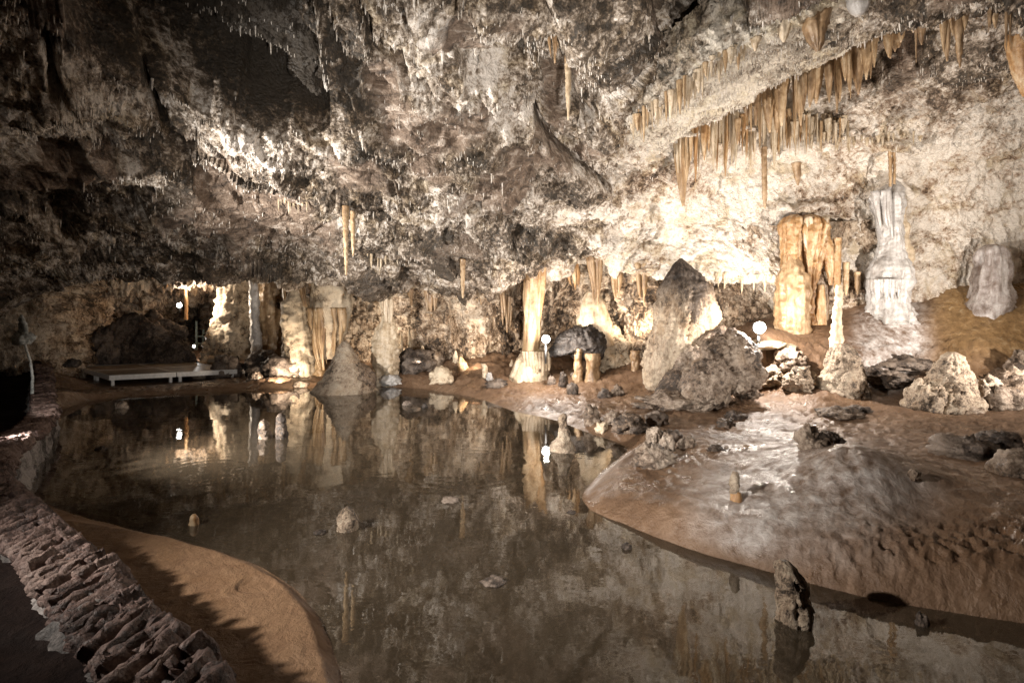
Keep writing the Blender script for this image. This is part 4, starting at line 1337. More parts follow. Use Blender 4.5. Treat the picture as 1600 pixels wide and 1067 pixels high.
for i, (x, b, w, hh_, m, lab) in enumerate(((690, 596, 34, 22, 'scaly', "pale jagged crust of rock lying left of the yellowish cone"), (650, 580, 60, 36, 'darkrock', "dark heap of rock under the needle stalagmites"),
                                             (678, 572, 28, 28, 'boulder', "grey rock between the needle stalagmites and the pale crust"), (776, 606, 30, 14, 'darkrock', "flat dark stones at the foot of the thin bent stalagmite"),
                                             (765, 595, 10, 14, 'white', "tiny white chip of rock left of the main column's pedestal"), (640, 560, 34, 18, 'white', "white crusted rock lit by the small spotlight"),
                                             (398, 596, 20, 16, 'boulder', "round stone at the pool edge just right of the stage"), (446, 588, 60, 36, 'darkrock', "dark low boulder between stage and cone stalagmite"),
                                             (352, 566, 44, 36, 'darkrock', "dark pointed rock behind the right end of the stage"), (412, 570, 52, 34, 'darkrock', "dark rocks under the white rib of flowstone"),
                                             (316, 566, 24, 10, 'boulder', "pale flat stone behind the stage's back edge"), (610, 600, 30, 16, 'white', "pale flat stone beside the lumpy stalagmite's foot"),
                                             (470, 604, 20, 8, 'boulder', "flat pebble at the waterline left of the cone stalagmite"))):
    boulder("rock", x, b, w, hh_, M[m], lab, seed=50 + i, ang=.35, y0=None) if False else boulder("rock", x, b, w, hh_, M[m], lab, seed=50 + i, ang=.35)

# -- left dark boulders
boulder("boulder", 232, 575, 124, 84, M['darkrock'], "huge dark boulder behind the stage below the left floodlight", seed=71, Y=15.9, ang=.22, sub=6, depth=.35)
boulder("boulder", 160, 570, 60, 64, M['darkrock'], "dark ribbed boulder at the left, behind the stage's far corner", seed=72, Y=15.6, ang=.3, sub=5)
boulder("boulder", 62, 560, 90, 60, M['darkrock'], "black boulder in the shade at the far left wall", seed=73, Y=14.6, ang=.3, sub=5)
boulder("rock", 113, 572, 18, 12, M['darkrock'], "small dark stone near the left corner of the stage", seed=74, Y=12.4)
_pb = W(50, 612, 9.0)
c = empty("marker_post", _pb)
tag(c, "thin pale leaning post with a small upright stone panel at the far left", "post")
_top = W(38, 536, 9.0) - _pb
V, Q, T = lathe([(0, 0, -.1), (.01, 0, .25), (-.03, 0, .55), tuple(_top)], [.022, .018, .016, .016], 10, lump=.008, ls=14, fine=.003, seed=76)
mk("pole", V, Q, T, M['mortarlight'], c)
V, T = boulder_v((.17, .10, .12), 5, ang=.4, sub=4)
mk("foot_stone", V + _top + (-.03, 0, .06), None, T, M['mortarlight'], c)
V, Q, T = lathe([(_top[0] - .01, 0, _top[2] + .08), (_top[0] - .02, 0, _top[2] + .25), (_top[0] - .04, 0, _top[2] + .40), (_top[0] - .05, 0, _top[2] + .5)], [.07, .07, .05, .015], 16, lump=.02, ls=8, depth=.4, seed=77)
mk("upright_panel", V, Q, T, M['mortarlight'], c)

# ================================================================== POOL STALAGMITES AND STONES
def poolst(px, py, prof, mat, label, seed, **kw):
    p = G(px, py, 0)
    s = p[1] / F
    ax = [p + (dx * s, 0, (h * s)) for dx, h, r in prof]
    V, Q, T = lathe(ax, [r * s for _, _, r in prof], seed=seed, **kw)
    return tag(mk("pool_stalagmite", V, Q, T, mat, None, p), label, "stalagmite")


poolst(412, 684, [(0, -12, 9), (0, 8, 8.5), (0, 20, 8), (0, 27, 5), (0, 29, 1)], M['boulder'], "stubby pale stalagmite in the pool, left of a taller one", 141, nseg=24, lump=.03, ls=9)
poolst(441, 684, [(1, -12, 9), (0, 4, 8), (-1, 22, 6.5), (-2, 36, 5), (-2, 39, 1.5)], M['boulder'], "taller pale finger stalagmite beside a stubby one in the pool", 142, nseg=24, lump=.02, ls=12, fine=.012)
poolst(543, 826, [(0, -14, 14), (0, 2, 14), (0, 18, 14.5), (-1, 29, 10), (-1, 35, 2)], M['pitted'], "egg shaped brown stalagmite alone in the near pool", 143, nseg=36, lump=.02, ls=14, fine=.006)
poolst(301, 820, [(0, -10, 6), (1, 5, 6), (2, 12, 5), (2, 17, 1.5)], M['orange'], "tiny orange brown stub in the pool near the sand beach", 144, nseg=18, lump=.02, ls=14, fine=.006)
poolst(880, 704, [(0, -12, 18), (0, 3, 17), (1, 14, 13), (0, 24, 8), (0, 40, 6.5), (0, 52, 5.5), (1, 58, 2)], M['pitted'], "tall thin necked stalagmite on a lumpy foot in the pool's inlet", 145, nseg=32, lump=.05, ls=7)
poolst(1237, 968, [(6, -20, 26), (4, 0, 25), (2, 30, 23), (-2, 60, 20), (-10, 82, 14), (-12, 90, 11), (-12, 93, 4)], M['pitted'], "pitted stump standing in the nearest water at lower right", 146, nseg=64, lump=.03, ls=12, pits=.028, ps=38, fine=.008)
p = ground_hit(1148, 779, 2.5, 5)
s = p[1] / F
c = empty("finger_stalagmite", p)
tag(c, "small tan finger with orange foot standing alone on the right bank", "stalagmite")
V, Q, T = lathe([(0, 0, 9 * s), (-1 * s, 0, 20 * s), (0, 0, 32 * s), (0, 0, 40 * s), (0, 0, 42 * s)], [6.6 * s, 6.9 * s, 6.6 * s, 6.2 * s, 4 * s], 24, lump=.012, ls=16, fine=.005, seed=151)
mk("finger", V, Q, T, M['pitted'], c)
V, Q, T = lathe([(2 * s, 0, -6 * s), (2 * s, 0, 3 * s), (1 * s, 0, 11 * s), (0, 0, 13 * s)], [9 * s, 8.5 * s, 7.5 * s, 5 * s], 24, lump=.012, ls=16, fine=.005, seed=152)
mk("foot", V, Q, T, M['orange'], c)
for i, (x, y, w, hh_, lab) in enumerate(((190, 638, 16, 12, "smooth round stone in the water below the stage"), (703, 784, 24, 8, "flat dark stone awash in mid pool above the main reflection"),
                                          (771, 912, 34, 10, "flat dark stone awash in the nearest mid pool"), (979, 858, 14, 10, "small dark stone in water off the right bank's edge"),
                                          (501, 834, 18, 6, "small flat stone left of the egg shaped stalagmite"), (893, 802, 12, 5, "tiny dark stone near the tip of the right bank"),
                                          (157, 703, 14, 6, "tiny dark stone in the dark left end of the pool"), (636, 634, 14, 8, "small knob of rock in the far pool, left of its twin"),
                                          (664, 638, 8, 9, "narrow knob of rock in the far pool, right of its twin"), (1440, 978, 16, 22, "dark stub in the water close under the right bank"))):
    boulder("pool_stone", x, y, w, hh_, M['boulder'] if i == 0 else M['darkrock'], lab, seed=80 + i, z=-0.01, ang=.25, sub=4)

# ================================================================== LOOSE ROCKS ON THE RIGHT MUD FLAT
for i, (x, b, w, hh_, m, lab, sub) in enumerate((
        (1270, 701, 44, 34, 'boulder', "square brown rock on top of the white mound, left half of a pair", 5), (1296, 697, 36, 24, 'darkrock', "dark mossy rock touching the square rock on the white mound", 5),
        (1022, 728, 56, 36, 'boulder', "reddish lumpy rock pile nearest the bank's tip", 5), (1042, 708, 22, 34, 'boulder', "upright jagged piece behind the reddish rock pile", 4),
        (1027, 694, 32, 26, 'boulder', "grey pointed rock behind the reddish pile", 5), (1050, 692, 26, 20, 'darkrock', "dark wedge of rock right of the grey pointed one", 4),
        (1074, 702, 26, 20, 'boulder', "single cube like rock casting a shadow on the mud flat", 4), (1134, 668, 26, 14, 'boulder', "flat low rock alone in the middle of the mud flat", 4),
        (1120, 708, 24, 12, 'darkrock', "low dark rock at the white mound's left foot", 4), (1025, 664, 30, 20, 'darkrock', "dark rock at the right end of the inlet's rock row", 4),
        (985, 672, 44, 26, 'boulder', "broken rock heap in the middle of the inlet's rock row", 5), (960, 662, 30, 18, 'boulder', "flat rock left in the inlet's rock row", 4),
        (940, 690 - 14, 18, 16, 'scaly', "pale small stone at the inlet's back shore", 4), (923, 662, 26, 26, 'boulder', "rounded rock behind the thin necked stalagmite", 4),
        (1000, 676, 26, 12, 'darkrock', "low dark crumbs in front of the broken rock heap", 4), (945, 622, 22, 14, 'darkrock', "pair of dark stones before the bright hollow", 4),
        (966, 618, 18, 16, 'boulder', "grey stone right of the dark pair before the bright hollow", 4), (900, 590, 16, 10, 'boulder', "stone wedged low in the bright hollow", 4),
        (1052, 664 - 26, 90, 26, 'boulder', "dark wedge of stone below the big dark capped stalagmite", 5), (1205, 600, 40, 26, 'pitted', "fluted block on the wet path under the right floodlight", 5),
        (1170, 625, 34, 20, 'boulder', "brown rough rock at the right foot of the large grey boulder", 4), (1250, 606, 44, 30, 'pitted', "brown rough rock between fluted block and pitted cone", 5),
        (1195, 545, 70, 12, 'cream', "flat pale ledge stone just right below the right floodlight", 4), (1235, 575, 44, 30, 'boulder', "dark rock shelf right of the black hollow", 5),
        (1340, 645, 34, 12, 'darkrock', "flat dark stone at the pitted cone's right foot", 4), (1310, 652, 60, 16, 'boulder', "low brown slab before the pitted cone", 4),
        (1428, 748, 16, 16, 'boulder', "small rounded pinkish stone right of the white mound", 4), (1150, 655, 30, 12, 'darkrock', "small dark crumbs under the overhanging mud edge", 4),
        (1380, 600, 60, 24, 'darkrock', "dark broken slab in the hollow right of the pitted cone", 5), (1418, 575, 60, 18, 'darkrock', "dark thin slab edge at the white mound slope's right foot", 4))):
    boulder("rock", x, b, w, hh_, M[m], lab, seed=100 + i, ang=.4, sub=sub)
#END_FORM

# ================================================================== BUILT THINGS
def box(sx, sy, sz, bev=0.0, c=(0, 0, 0)):
    bm = bmesh.new()
    bmesh.ops.create_cube(bm, size=1)
    bmesh.ops.scale(bm, vec=(sx, sy, sz), verts=bm.verts)
    if bev:
        bmesh.ops.bevel(bm, geom=bm.edges[:], offset=bev, segments=2, affect='EDGES', profile=0.5)
    bm.verts.index_update()
    V = np.array([v.co[:] for v in bm.verts]) + np.array(c)
    Q = [[v.index for v in f.verts] for f in bm.faces if len(f.verts) == 4]
    T = [[v.index for v in f.verts] for f in bm.faces if len(f.verts) == 3]
    bm.free()
    return V, Q, T


def rotz(V, a):
    c, s = math.cos(a), math.sin(a)
    V = np.asarray(V)
    return np.stack([V[:, 0] * c - V[:, 1] * s, V[:, 0] * s + V[:, 1] * c, V[:, 2]], 1)


def rotx(V, a):
    c, s = math.cos(a), math.sin(a)
    V = np.asarray(V)
    return np.stack([V[:, 0], V[:, 1] * c - V[:, 2] * s, V[:, 1] * s + V[:, 2] * c], 1)


def disc(r, th, n=28):
    a = np.linspace(0, 2 * np.pi, n, endpoint=False)
    rings = [(r * .6, -th), (r * .92, -th * .7), (r, 0), (r, th)]
    V = np.concatenate([np.stack([rr * np.cos(a), np.full(n, y), rr * np.sin(a)], 1) for rr, y in rings] + [[(0, -th * 1.1, 0)], [(0, th, 0)]])
    Q = gridq(len(rings), n, True)
    j = np.arange(n)
    i0, i1 = len(rings) * n, len(rings) * n + 1
    T = np.concatenate([np.stack([np.full(n, i0), (j + 1) % n, j], 1), np.stack([np.full(n, i1), (len(rings) - 1) * n + j, (len(rings) - 1) * n + (j + 1) % n], 1)])
    return V, Q, T


def floodlight(pos, label, r, drop, yaw=0.0):
    c = empty("floodlight", np.array(pos) - (0, 0, drop))
    tag(c, label, "lamp", "floodlights in the cave")
    f = lambda V: rotz(V, yaw) + (0, 0, drop)
    V, Q, T = box(r * 1.7, r * .9, r * 1.6, r * .18, (0, r * .66, 0))
    h = mk("housing", f(V), Q, T, M['lampbody'], c)
    V, Q, T = disc(r, r * .12)
    g = mk("lamp_glass", f(V), Q, T, M['glow'], c)
    mb = MB()
    mb.add(*[*box(r * .2, r * .3, drop, 0, (0, r * .62, -drop / 2))])
    V, Q, T = mb.V[0], None, None
    V, Q, T = box(r * .5, r * .3, max(.02, drop - r * 1.25), 0, (0, r * .62, -drop / 2 - r * .62))
    mk("bracket", f(V), Q, T, M['lampbody'], c)
    return c


floodlight(L1, "left floodlight glowing above the huge dark boulder", .075, .22, .25)
floodlight(L2, "middle floodlight glowing beside the tall tan column's foot", .09, .55, 0.0)
floodlight(L3, "right floodlight, the largest glare, above the large grey boulder", .11, .30, -.1)
for (px, py, Y, lab) in ((303, 541, 17.5, "tiny bright spotlight at the tunnel mouth behind the stage"), (622, 566, 13.4, "tiny spotlight tucked beside the grey lumpy stalagmite")):
    floodlight(W(px, py, Y), lab, .045, .12, 0)

# -- low stage: parallelogram of platform panels
A, B, Cc = W(170, 588, 12.4), W(372, 578, 13.8), W(120, 573, 14.6)
zt = .30
A[2] = B[2] = Cc[2] = zt
st = empty("stage_platform", (A[0], A[1], .05))
tag(st, "low portable stage with pale metal edge and dark deck at the pool's left shore", "stage")
u = (B - A)
v = (Cc - A)
def stage_box(u0, u1, v0, v1, z0, z1, mat, name, bev=0):
    cs = [A + u * a + v * b for a, b in ((u0, v0), (u1, v0), (u1, v1), (u0, v1))]
    V = [(c[0], c[1], z) for z in (z0, z1) for c in cs]
    Q = [(0, 3, 2, 1), (4, 5, 6, 7), (0, 1, 5, 4), (1, 2, 6, 5), (2, 3, 7, 6), (3, 0, 4, 7)]
    return mk(name, np.array(V) - np.array(st.location), Q, None, mat, st, smooth=False)
for i in range(2):
    for j in range(2):
        a0, a1, b0, b1 = i * .5 + .004, (i + 1) * .5 - .004, j * .5 + .003, (j + 1) * .5 - .003
        stage_box(a0 + .012, a1 - .012, b0 + .01, b1 - .01, zt - .05, zt - .004, M['decking'], "deck_panel")
        stage_box(a0, a1, b0, b0 + .009, zt - .12, zt, M['alu'], "edge_rail")
        stage_box(a0, a1, b1 - .009, b1, zt - .12, zt, M['alu'], "edge_rail")
        stage_box(a0, a0 + .011, b0 + .0092, b1 - .0092, zt - .12, zt, M['alu'], "edge_rail")
        stage_box(a1 - .011, a1, b0 + .0092, b1 - .0092, zt - .12, zt, M['alu'], "edge_rail")
        for (p, q) in ((a0 + .02, b0 + .02), (a1 - .045, b0 + .02), (a0 + .02, b1 - .04), (a1 - .045, b1 - .04)):
            leg = stage_box(p, p + .022, q, q + .018, -.02, zt - .121, M['alu'], "leg")

# -- railing and post in the tunnel
r = empty("handrail", W(318, 530, 19.0))
tag(r, "pale steel handrail glimpsed inside the dark tunnel", "railing")
mb = MB()
for px_, h in ((307, 46), (318, 34), (328, 26)):
    q = W(px_, 548, 19.0 + (px_ - 307) * .03)
    hh_ = h * 19 / F
    mb.add(*box(.05, .05, hh_, 0, q + (0, 0, hh_ / 2)))
recentre(mb.build("post", M['rail'], r, None, False), r)
mb = MB()
for z in (.28, .55):
    q = W(318, 548, 19.3)
    mb.add(*box(.62, .045, .045, 0, q + (0, -.02, z)))
recentre(mb.build("rail", M['rail'], r, None, False), r)
formation("post", [(291, 500, 2.2), (291, 470, 2.2), (290, 440, 2.2)], 16.9, M['orange'], "slim reddish post standing right beside the left floodlight", "post", nseg=10, seed=161)

# ================================================================== PARAPET
wpa = wp[:, :2]
sl = np.concatenate([[0], np.cumsum(np.linalg.norm(np.diff(wp, axis=0), axis=1))])
tot = sl[-1]


def wall_at(s):
    p = np.array([np.interp(s, sl, wp[:, k]) for k in range(3)])
    q = np.array([np.interp(min(s + .15, tot), sl, wp[:, k]) for k in range(3)])
    p0 = np.array([np.interp(max(s - .15, 0), sl, wp[:, k]) for k in range(3)])
    t = q - p0
    t[2] = 0
    t /= np.linalg.norm(t)
    return p, t, np.array((t[1], -t[0], 0))       # point, along, towards the pool


par = empty("stone_parapet", (wp[0][0], wp[0][1], 0))
tag(par, "low curving parapet of rough edge-set slates between path and pool", "wall")
# core: lumpy mortared masonry
ns, rings = 420, 26
prof = []
for i in range(rings):
    t = i / (rings - 1)
    # path foot -> path face -> top -> pool face -> pool foot
    k = np.interp(t, [0, .36, .42, .66, .72, 1], [0, 1, 2, 3, 4, 5])
    pr = [(-.18, -.75), (-.12, -.14), (-.09, -.09), (.11, -.09), (.14, -.15), (.20, -.75)]
    a = int(min(4, math.floor(k)))
    f = k - a
    prof.append((pr[a][0] * (1 - f) + pr[a + 1][0] * f, pr[a][1] * (1 - f) + pr[a + 1][1] * f))
prof = np.array(prof)
P = np.zeros((ns, rings, 3))
ss = tot * np.linspace(0, 1, ns) ** 1.5
for i, s_ in enumerate(ss):
    p, t, n = wall_at(s_)
    P[i] = p + n * prof[:, 0:1] + np.array((0, 0, 1)) * prof[:, 1:2]
flat = P.reshape(-1, 3).astype(np.float32)
du = np.gradient(P, axis=1)
dv = np.gradient(P, axis=0)
N = np.cross(du, dv)
N /= np.linalg.norm(N, axis=2, keepdims=True) + 1e-9
if N[0, 12, 2] < 0:
    N = -N
d = .05 * facet(flat * 4.5) + .03 * ridged(flat * 6, 3) + .012 * fbm(flat * 20, 3) + .03 * fbm(flat * 2, 2)
P = P + N * d.reshape(ns, rings)[..., None]
recentre(mk("masonry", P.reshape(-1, 3), gridq(ns, rings), mat=M['mortar'], parent=par), par)
# capping slates set on edge
rs = random.Random(11)
mb = MB()
bmv = bmesh.new()
bmesh.ops.create_cube(bmv, size=1)
bmesh.ops.subdivide_edges(bmv, edges=bmv.edges[:], cuts=5, use_grid_fill=True)
bmv.verts.index_update()
CV = np.array([v.co[:] for v in bmv.verts])
CQ = np.array([[v.index for v in f.verts] for f in bmv.faces])
bmv.free()
s_ = 0.05
k = 0
while s_ < tot:
    p, t, n = wall_at(s_)
    th = rs.uniform(.014, .045)
    off = -.10
    while off < .13:
        ln = rs.uniform(.10, .34)
        if off + ln > .11:
            ln = .16 - off + rs.uniform(-.07, .07)
        hgt_ = rs.uniform(.10, .17)
        V = CV * np.array((th * 1.25, ln, hgt_))
        V = np.sign(CV) * np.abs(CV * 2) ** .85 / 2 * np.array((th * 1.25, ln, hgt_))
        q = (V * np.array((1, 1, 1)) + k * 1.37).astype(np.float32)
        V = V + np.stack([.016 * fbm(q * 9, 3), .022 * fbm(q * 6 + 9, 3), .016 * facet(q * 8) + .016 * fbm(q * 16 + 4, 2)], 1)
        yaw = -.55 + rs.uniform(-.28, .28)
        lean = rs.uniform(.6, 1.1)
        V = np.stack([V[:, 0] * math.cos(lean) + V[:, 2] * math.sin(lean), V[:, 1], -V[:, 0] * math.sin(lean) + V[:, 2] * math.cos(lean)], 1)
        V = rotz(V, yaw)
        cc = p + n * (off + ln / 2) + np.array((0, 0, -.055 + rs.uniform(-.014, .014)))
        Wd = cc + V[:, 0:1] * t + V[:, 1:2] * n + V[:, 2:3] * np.array((0, 0, 1))
        mb.add(Wd, CQ)
        off += ln * .92
        k += 1
    s_ += th * (1.05 if s_ < 6 else 1.6)
recentre(mb.build("capping_slates", M['slate'], par), par)

# ================================================================== FRINGES OF STALACTITES
allshell = [ceil_grid.reshape(-1, 3)]
SP = np.concatenate(allshell)
SPX, SPY = proj(SP)
vis = (SP[:, 1] > 1) & (SPX > -200) & (SPX < 1800) & (SPY > -200) & (SPY < 620)
SP, SPX, SPY = SP[vis], SPX[vis], SPY[vis]
LP = ledge_grid.reshape(-1, 3)
LPX, LPY = proj(LP)


def on_shell(px, py, pts=SP, X=SPX, Yp=SPY):
    d = (X - px) ** 2 + (Yp - py) ** 2
    i = np.argsort(d)[:6]
    return pts[i[np.argmin(pts[i, 1])]]


protos = {}
for nm in ('tan', 'brown', 'cream', 'orange', 'straw'):
    for v_ in range(4):
        rs_ = random.Random(v_ * 5 + len(nm))
        b1, b2 = rs_.uniform(-.03, .03), rs_.uniform(-.03, .03)
        ax = [(b1, b2, -1), (b1 * .6, b2 * .6, -.8), (b2 * .3, 0, -.45), (0, 0, -.1), (0, 0, .12)]
        rd = [.012, .045, .075 + .02 * rs_.random(), .11, .13]
        V, Q, T = lathe(ax, rd, 12, step=.055, flute=.16, fk=1.8, tier=.08, tk=9, fine=.012, seed=v_ * 3 + 200 + len(nm))
        o = mk("stalactite", V, Q, T, M[nm], link=False)
        protos[nm, v_] = o

fr_rs = random.Random(23)


def hang(p, length, width, mat, label, group):
    o = protos[mat, fr_rs.randrange(4)].copy()
    COL.objects.link(o)
    o.location = p
    o.scale = (width / .11, width / .11, length)
    o.rotation_euler = (0, 0, fr_rs.uniform(0, 6.28))
    return tag(o, label, "stalactite", group)


def fringe(line, n, lpx, wpx, mat, label, group, Y=None, shell=True, pts=None, jit=4, ypow=1.0, yoff=0.0, lens=None):
    ln = np.array(line, float)
    sl_ = np.concatenate([[0], np.cumsum(np.hypot(*np.diff(ln[:, :2], axis=0).T))])
    for i in range(n):
        s1 = sl_[-1] * (i + fr_rs.uniform(.1, .9)) / n
        px_ = np.interp(s1, sl_, ln[:, 0])
        py_ = np.interp(s1, sl_, ln[:, 1]) + fr_rs.uniform(-jit, jit)
        if pts is not None:
            p = on_shell(px_, py_, *pts)
        elif Y is not None:
            p = W(px_, py_, np.interp(s1, sl_, Y) + fr_rs.uniform(-.15, .15))
        else:
            p = on_shell(px_, py_)
        L_ = fr_rs.uniform(0, 1) ** ypow
        lo, hi = lpx
        if lens is not None:
            hi = np.interp(s1 / sl_[-1], np.linspace(0, 1, len(lens)), lens)
            lo = hi * .4
        L_ = (lo + (hi - lo) * L_) * p[1] / F
        w = wpx[0] * .8 * (wpx[1] * 1.25 / (wpx[0] * .8)) ** fr_rs.random() * p[1] / F
        mm = mat if isinstance(mat, str) else fr_rs.choice(mat)
        if fr_rs.random() < .22:
            L_ *= fr_rs.uniform(.25, .6)
        hang(np.array(p) + (0, yoff, .05), L_, w, mm, label, group)


LPt = (LP, LPX, LPY)
fringe([(985, 192), (1060, 142), (1110, 100), (1165, 72)], 44, (22, 52), (2.2, 4.6), ('cream', 'cream', 'tan'), "pale tooth in the slanting row along the upper edge of the ledge", "teeth along the ledge's upper edge", Y=[8.15, 7.35, 6.95, 6.7])
fringe([(1165, 158), (1240, 118), (1300, 88), (1345, 64), (1445, 22)], 46, (50, 100), (2.6, 7.5), ('brown', 'tan', 'tan'), "brown stalactite in the shaded row hanging behind the ledge's lower edge", "brown stalactites behind the ledge", Y=[9.5, 9.1, 8.8, 8.5, 7.9], lens=[70, 105, 120, 90, 60, 50])
fringe([(1052, 196), (1130, 186), (1200, 188), (1325, 196)], 112, (30, 80), (1.3, 4.0), ('tan', 'straw', 'cream', 'straw', 'orange'), "tan stalactite in the dense level fringe under the ledge before the bright wall", "dense fringe below the ledge", Y=[9.9, 9.95, 10.1, 10.3], lens=[120, 110, 85, 70, 60, 45], jit=9)
fringe([(1255, 214), (1330, 220), (1440, 214)], 20, (8, 24), (1.4, 2.4), 'straw', "tiny straw in the short fringe under the small lip on the bright wall", "short fringe on the bright wall", Y=[10.2, 10.3, 10.0])
fringe([(1430, 10), (1500, 14), (1550, 8), (1600, 4)], 22, (20, 100), (2.2, 6.0), ('brown', 'tan'), "brown stalactite in the loose row hanging at the photo's top right", "loose row at top right", Y=[7.1, 6.9, 6.8, 6.5], ypow=2.0)
fringe([(1105, 434), (1165, 436), (1225, 438)], 14, (8, 26), (1.3, 2.4), 'straw', "tiny straw on the wall's lower lip over the right floodlight", "straws over the right floodlight")
fringe([(855, 22), (900, 60), (935, 58)], 12, (20, 50), (1.8, 3.2), 'brown', "short brown stalactite beside the long pale spike at the ceiling block's edge", "stalactites at the ceiling block", Y=[5.6, 6.3, 6.4])
fringe([(560, 398), (625, 412)], 8, (14, 30), (1.5, 2.6), 'straw', "straw on the ceiling lip around the organ pipe drapery", "straws near the organ pipes")
fringe([(436, 316), (484, 322)], 12, (12, 26), (1.2, 2.0), 'straw', "straw in the small isolated row on the left half of the ceiling", "isolated row of straws on the ceiling")
fringe([(325, 402), (420, 402)], 9, (12, 44), (1.8, 3), 'brown', "stalactite on the lip above the scaly flowstone cone", "stalactites above the scaly cone", Y=[13.2, 13.2])

formation("stalactite", [(541, 430, .8), (541, 415, 2), (540, 370, 3), (540, 322, 4)], on_shell(541, 326)[1] - .1, M['tan'], "very long thin tan stalactite above the grey flowstone mass", "stalactite", nseg=12, flute=.1, seed=31)
formation("stalactite", [(723, 466, .8), (723, 440, 2.5), (723, 405, 3.5)], on_shell(723, 408)[1] - .05, M['tan'], "single short tan stalactite hanging from the ceiling lip over the pool's far shore", "stalactite", nseg=12, flute=.1, seed=32)
formation("stalactite", [(552, 400, .8), (552, 380, 2), (551, 330, 3)], on_shell(551, 332)[1] - .1, M['tan'], "shorter thin tan stalactite just right of the very long one", "stalactite", nseg=12, flute=.1, seed=34)

# big ones along the top edge
c = empty("massive_stalactite", W(1277, -30, 6.6))
tag(c, "massive brown fluted stalactite crossing the ledge at top right", "stalactite")
child("body", lathe(*pxprof([(1278, 80, 3), (1277, 68, 9), (1274, 45, 14), (1276, 15, 19), (1280, -20, 22), (1280, -60, 24)], 6.3), nseg=48, flute=.16, fk=2.5, lump=.03, ls=5, seed=171), M['brown'], c)
formation("white_stalactite", [(1343, 24, 5), (1343, 14, 12), (1342, -10, 15), (1342, -50, 17)], 6.0, M['white'], "blunt glossy white stalactite cut by the top frame edge", "stalactite", nseg=30, flute=.14, fk=2, seed=173)
c = empty("stalactite_cluster", W(862, -10, 5.6))
tag(c, "cluster of brown stalactites at the top frame edge by the ceiling block", "stalactite")
recentre(pipes([(864, -30, 22), (864, 20, 18), (866, 60, 14), (868, 100, 8)], 5.6, 14, 175, .6, (2.5, 5), taper=.3).build("spikes", M['brown'], c), c)
formation("drapery", [(1606, 150, 5), (1596, 110, 10), (1592, 70, 13), (1588, 20, 10), (1586, -20, 9)], 7.6, M['orange'], "orange curtain cut off by the right frame edge near the top", "drapery", nseg=26, flute=.18, seed=177)
for i, (x, t, b, h) in enumerate(((1480, -5, 96, 5), (1500, -5, 106, 6))):
    formation("stalactite", [(x, b, .8), (x - 1, b - 25, h * .55), (x, t, h)], 7.4, M['brown'], ("thicker" if i else "slimmer") + " of the two longest brown stalactites at top right", "stalactite", nseg=14, flute=.12, tier=.08, seed=180 + i)
for i, (x, t, b, h) in enumerate(((1225, 28, 66, 9), (1180, 60, 80, 7))):
    formation("drapery", [(x, b, 1.5), (x, b - 12, h * .6), (x + 2, t, h)], 6.4, M['cream'], ("wide tan" if i == 0 else "small tan") + " drapery fold on the ledge's upper step left of the massive stalactite", "drapery", nseg=24, flute=.22, seed=185 + i)
formation("stalactite", [(1292, 520, 2), (1291, 470, 3), (1290, 440, 4)], 10.95, M['brown'], "dark thin stalactite in the shadow between the orange folds", "stalactite", nseg=12, seed=188)

# ================================================================== countless tiny straws all over the ceiling: one mass
def straws(G_, D_, n, seed, ymin, lmin, lmax, yrange=(-150, 445), thresh=0.0):
    rs_ = np.random.RandomState(seed)
    N_ = grid_normals(G_)
    Pp, Nn = G_.reshape(-1, 3), N_.reshape(-1, 3)
    X_, Y_ = proj(Pp)
    w = (X_ > -60) & (X_ < 1660) & (Y_ > yrange[0]) & (Y_ < yrange[1]) & (Pp[:, 1] > ymin)
    B_ = smooth_grid(D_[..., None], 14)[..., 0]
    w = w & (Nn[:, 2] < -0.05) & ((D_ - B_).ravel() > thresh) & (fbm(Pp.astype(np.float32) * 1.2 + seed, 3) > -.05)
    idx = np.flatnonzero(w)
    idx = rs_.choice(idx, min(n, len(idx)), replace=False)
    return Pp[idx], rs_


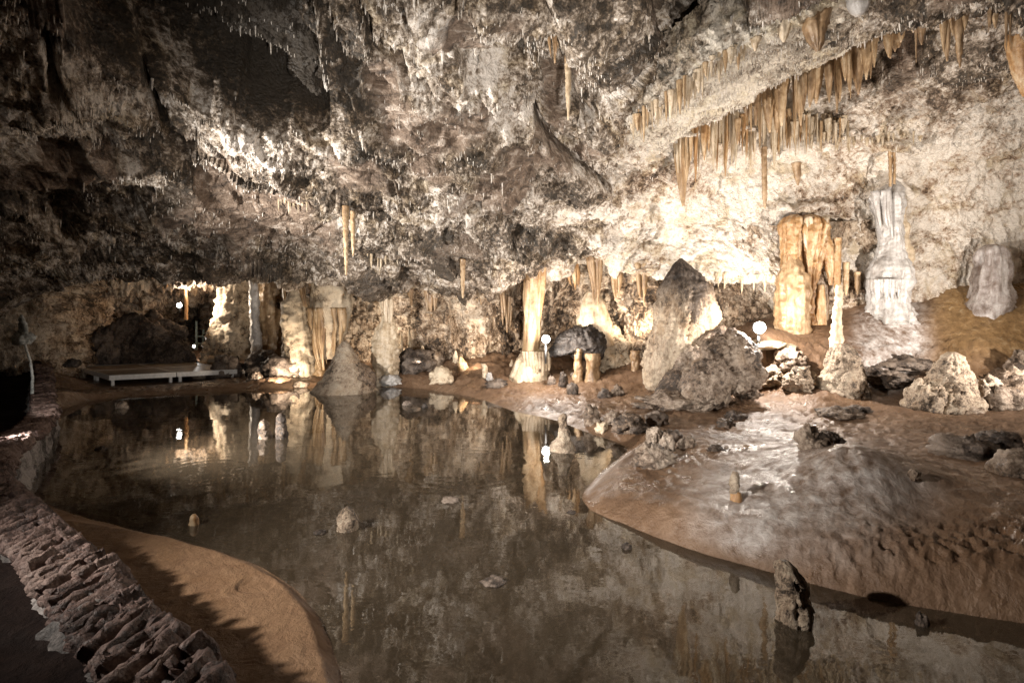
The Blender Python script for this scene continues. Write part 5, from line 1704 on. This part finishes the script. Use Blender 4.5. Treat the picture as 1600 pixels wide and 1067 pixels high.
mb_V, mb_T, off = [], [], 0
for G_, D_, n, sd_, lo, hi, th in ((ceil_grid, ceil_d, 5500, 3, .018, .06, .02), (ceil_grid, ceil_d, 280, 4, .05, .14, .06), (ledge_grid, ledge_d, 1800, 5, .02, .09, .01)):
    Pp, rs_ = straws(G_, D_, n, sd_, 3.0, lo, hi, thresh=th)
    m = len(Pp)
    ln = lo + (hi - lo) * rs_.rand(m) ** 2
    rr = ln * rs_.uniform(.07, .13, m) + .004
    k = 6
    a = np.linspace(0, 2 * np.pi, k, endpoint=False)[None, :] + rs_.rand(m)[:, None] * 6
    ring = np.stack([Pp[:, 0:1] + rr[:, None] * np.cos(a), Pp[:, 1:2] + rr[:, None] * np.sin(a), np.broadcast_to(Pp[:, 2:3] + .03, (m, k))], -1)
    ring2 = np.stack([Pp[:, 0:1] + .6 * rr[:, None] * np.cos(a), Pp[:, 1:2] + .6 * rr[:, None] * np.sin(a), np.broadcast_to((Pp[:, 2] - ln * .55)[:, None], (m, k))], -1)
    tip = np.stack([Pp[:, 0] + rs_.normal(0, .004, m), Pp[:, 1], Pp[:, 2] - ln], -1)[:, None]
    V = np.concatenate([ring, ring2, tip], 1)
    base_i = (np.arange(m) * (2 * k + 1))[:, None]
    j = np.arange(k)
    j2 = (j + 1) % k
    T1 = np.stack([j, j2, k + j2], 1)
    T2 = np.stack([j, k + j2, k + j], 1)
    T3 = np.stack([k + j, k + j2, np.full(k, 2 * k)], 1)
    TT = np.concatenate([T1, T2, T3])
    T = (base_i[:, :, None] + TT[None]).reshape(-1, 3) + off
    mb_V.append(V.reshape(-1, 3))
    mb_T.append(T)
    off += V.shape[0] * V.shape[1]
M['strawmass'] = rock("straw_mass", (0.20, 0.165, 0.13), (0.42, 0.37, 0.31), (0.66, 0.61, 0.55), 2.0, 0.55, world=True, bump=0.3)
so = mk("soda_straws", np.concatenate(mb_V), None, np.concatenate(mb_T), M['strawmass'])
tag(so, "countless tiny pale straws and knobs bristling all over the cave ceiling", "stalactites", None, "stuff")
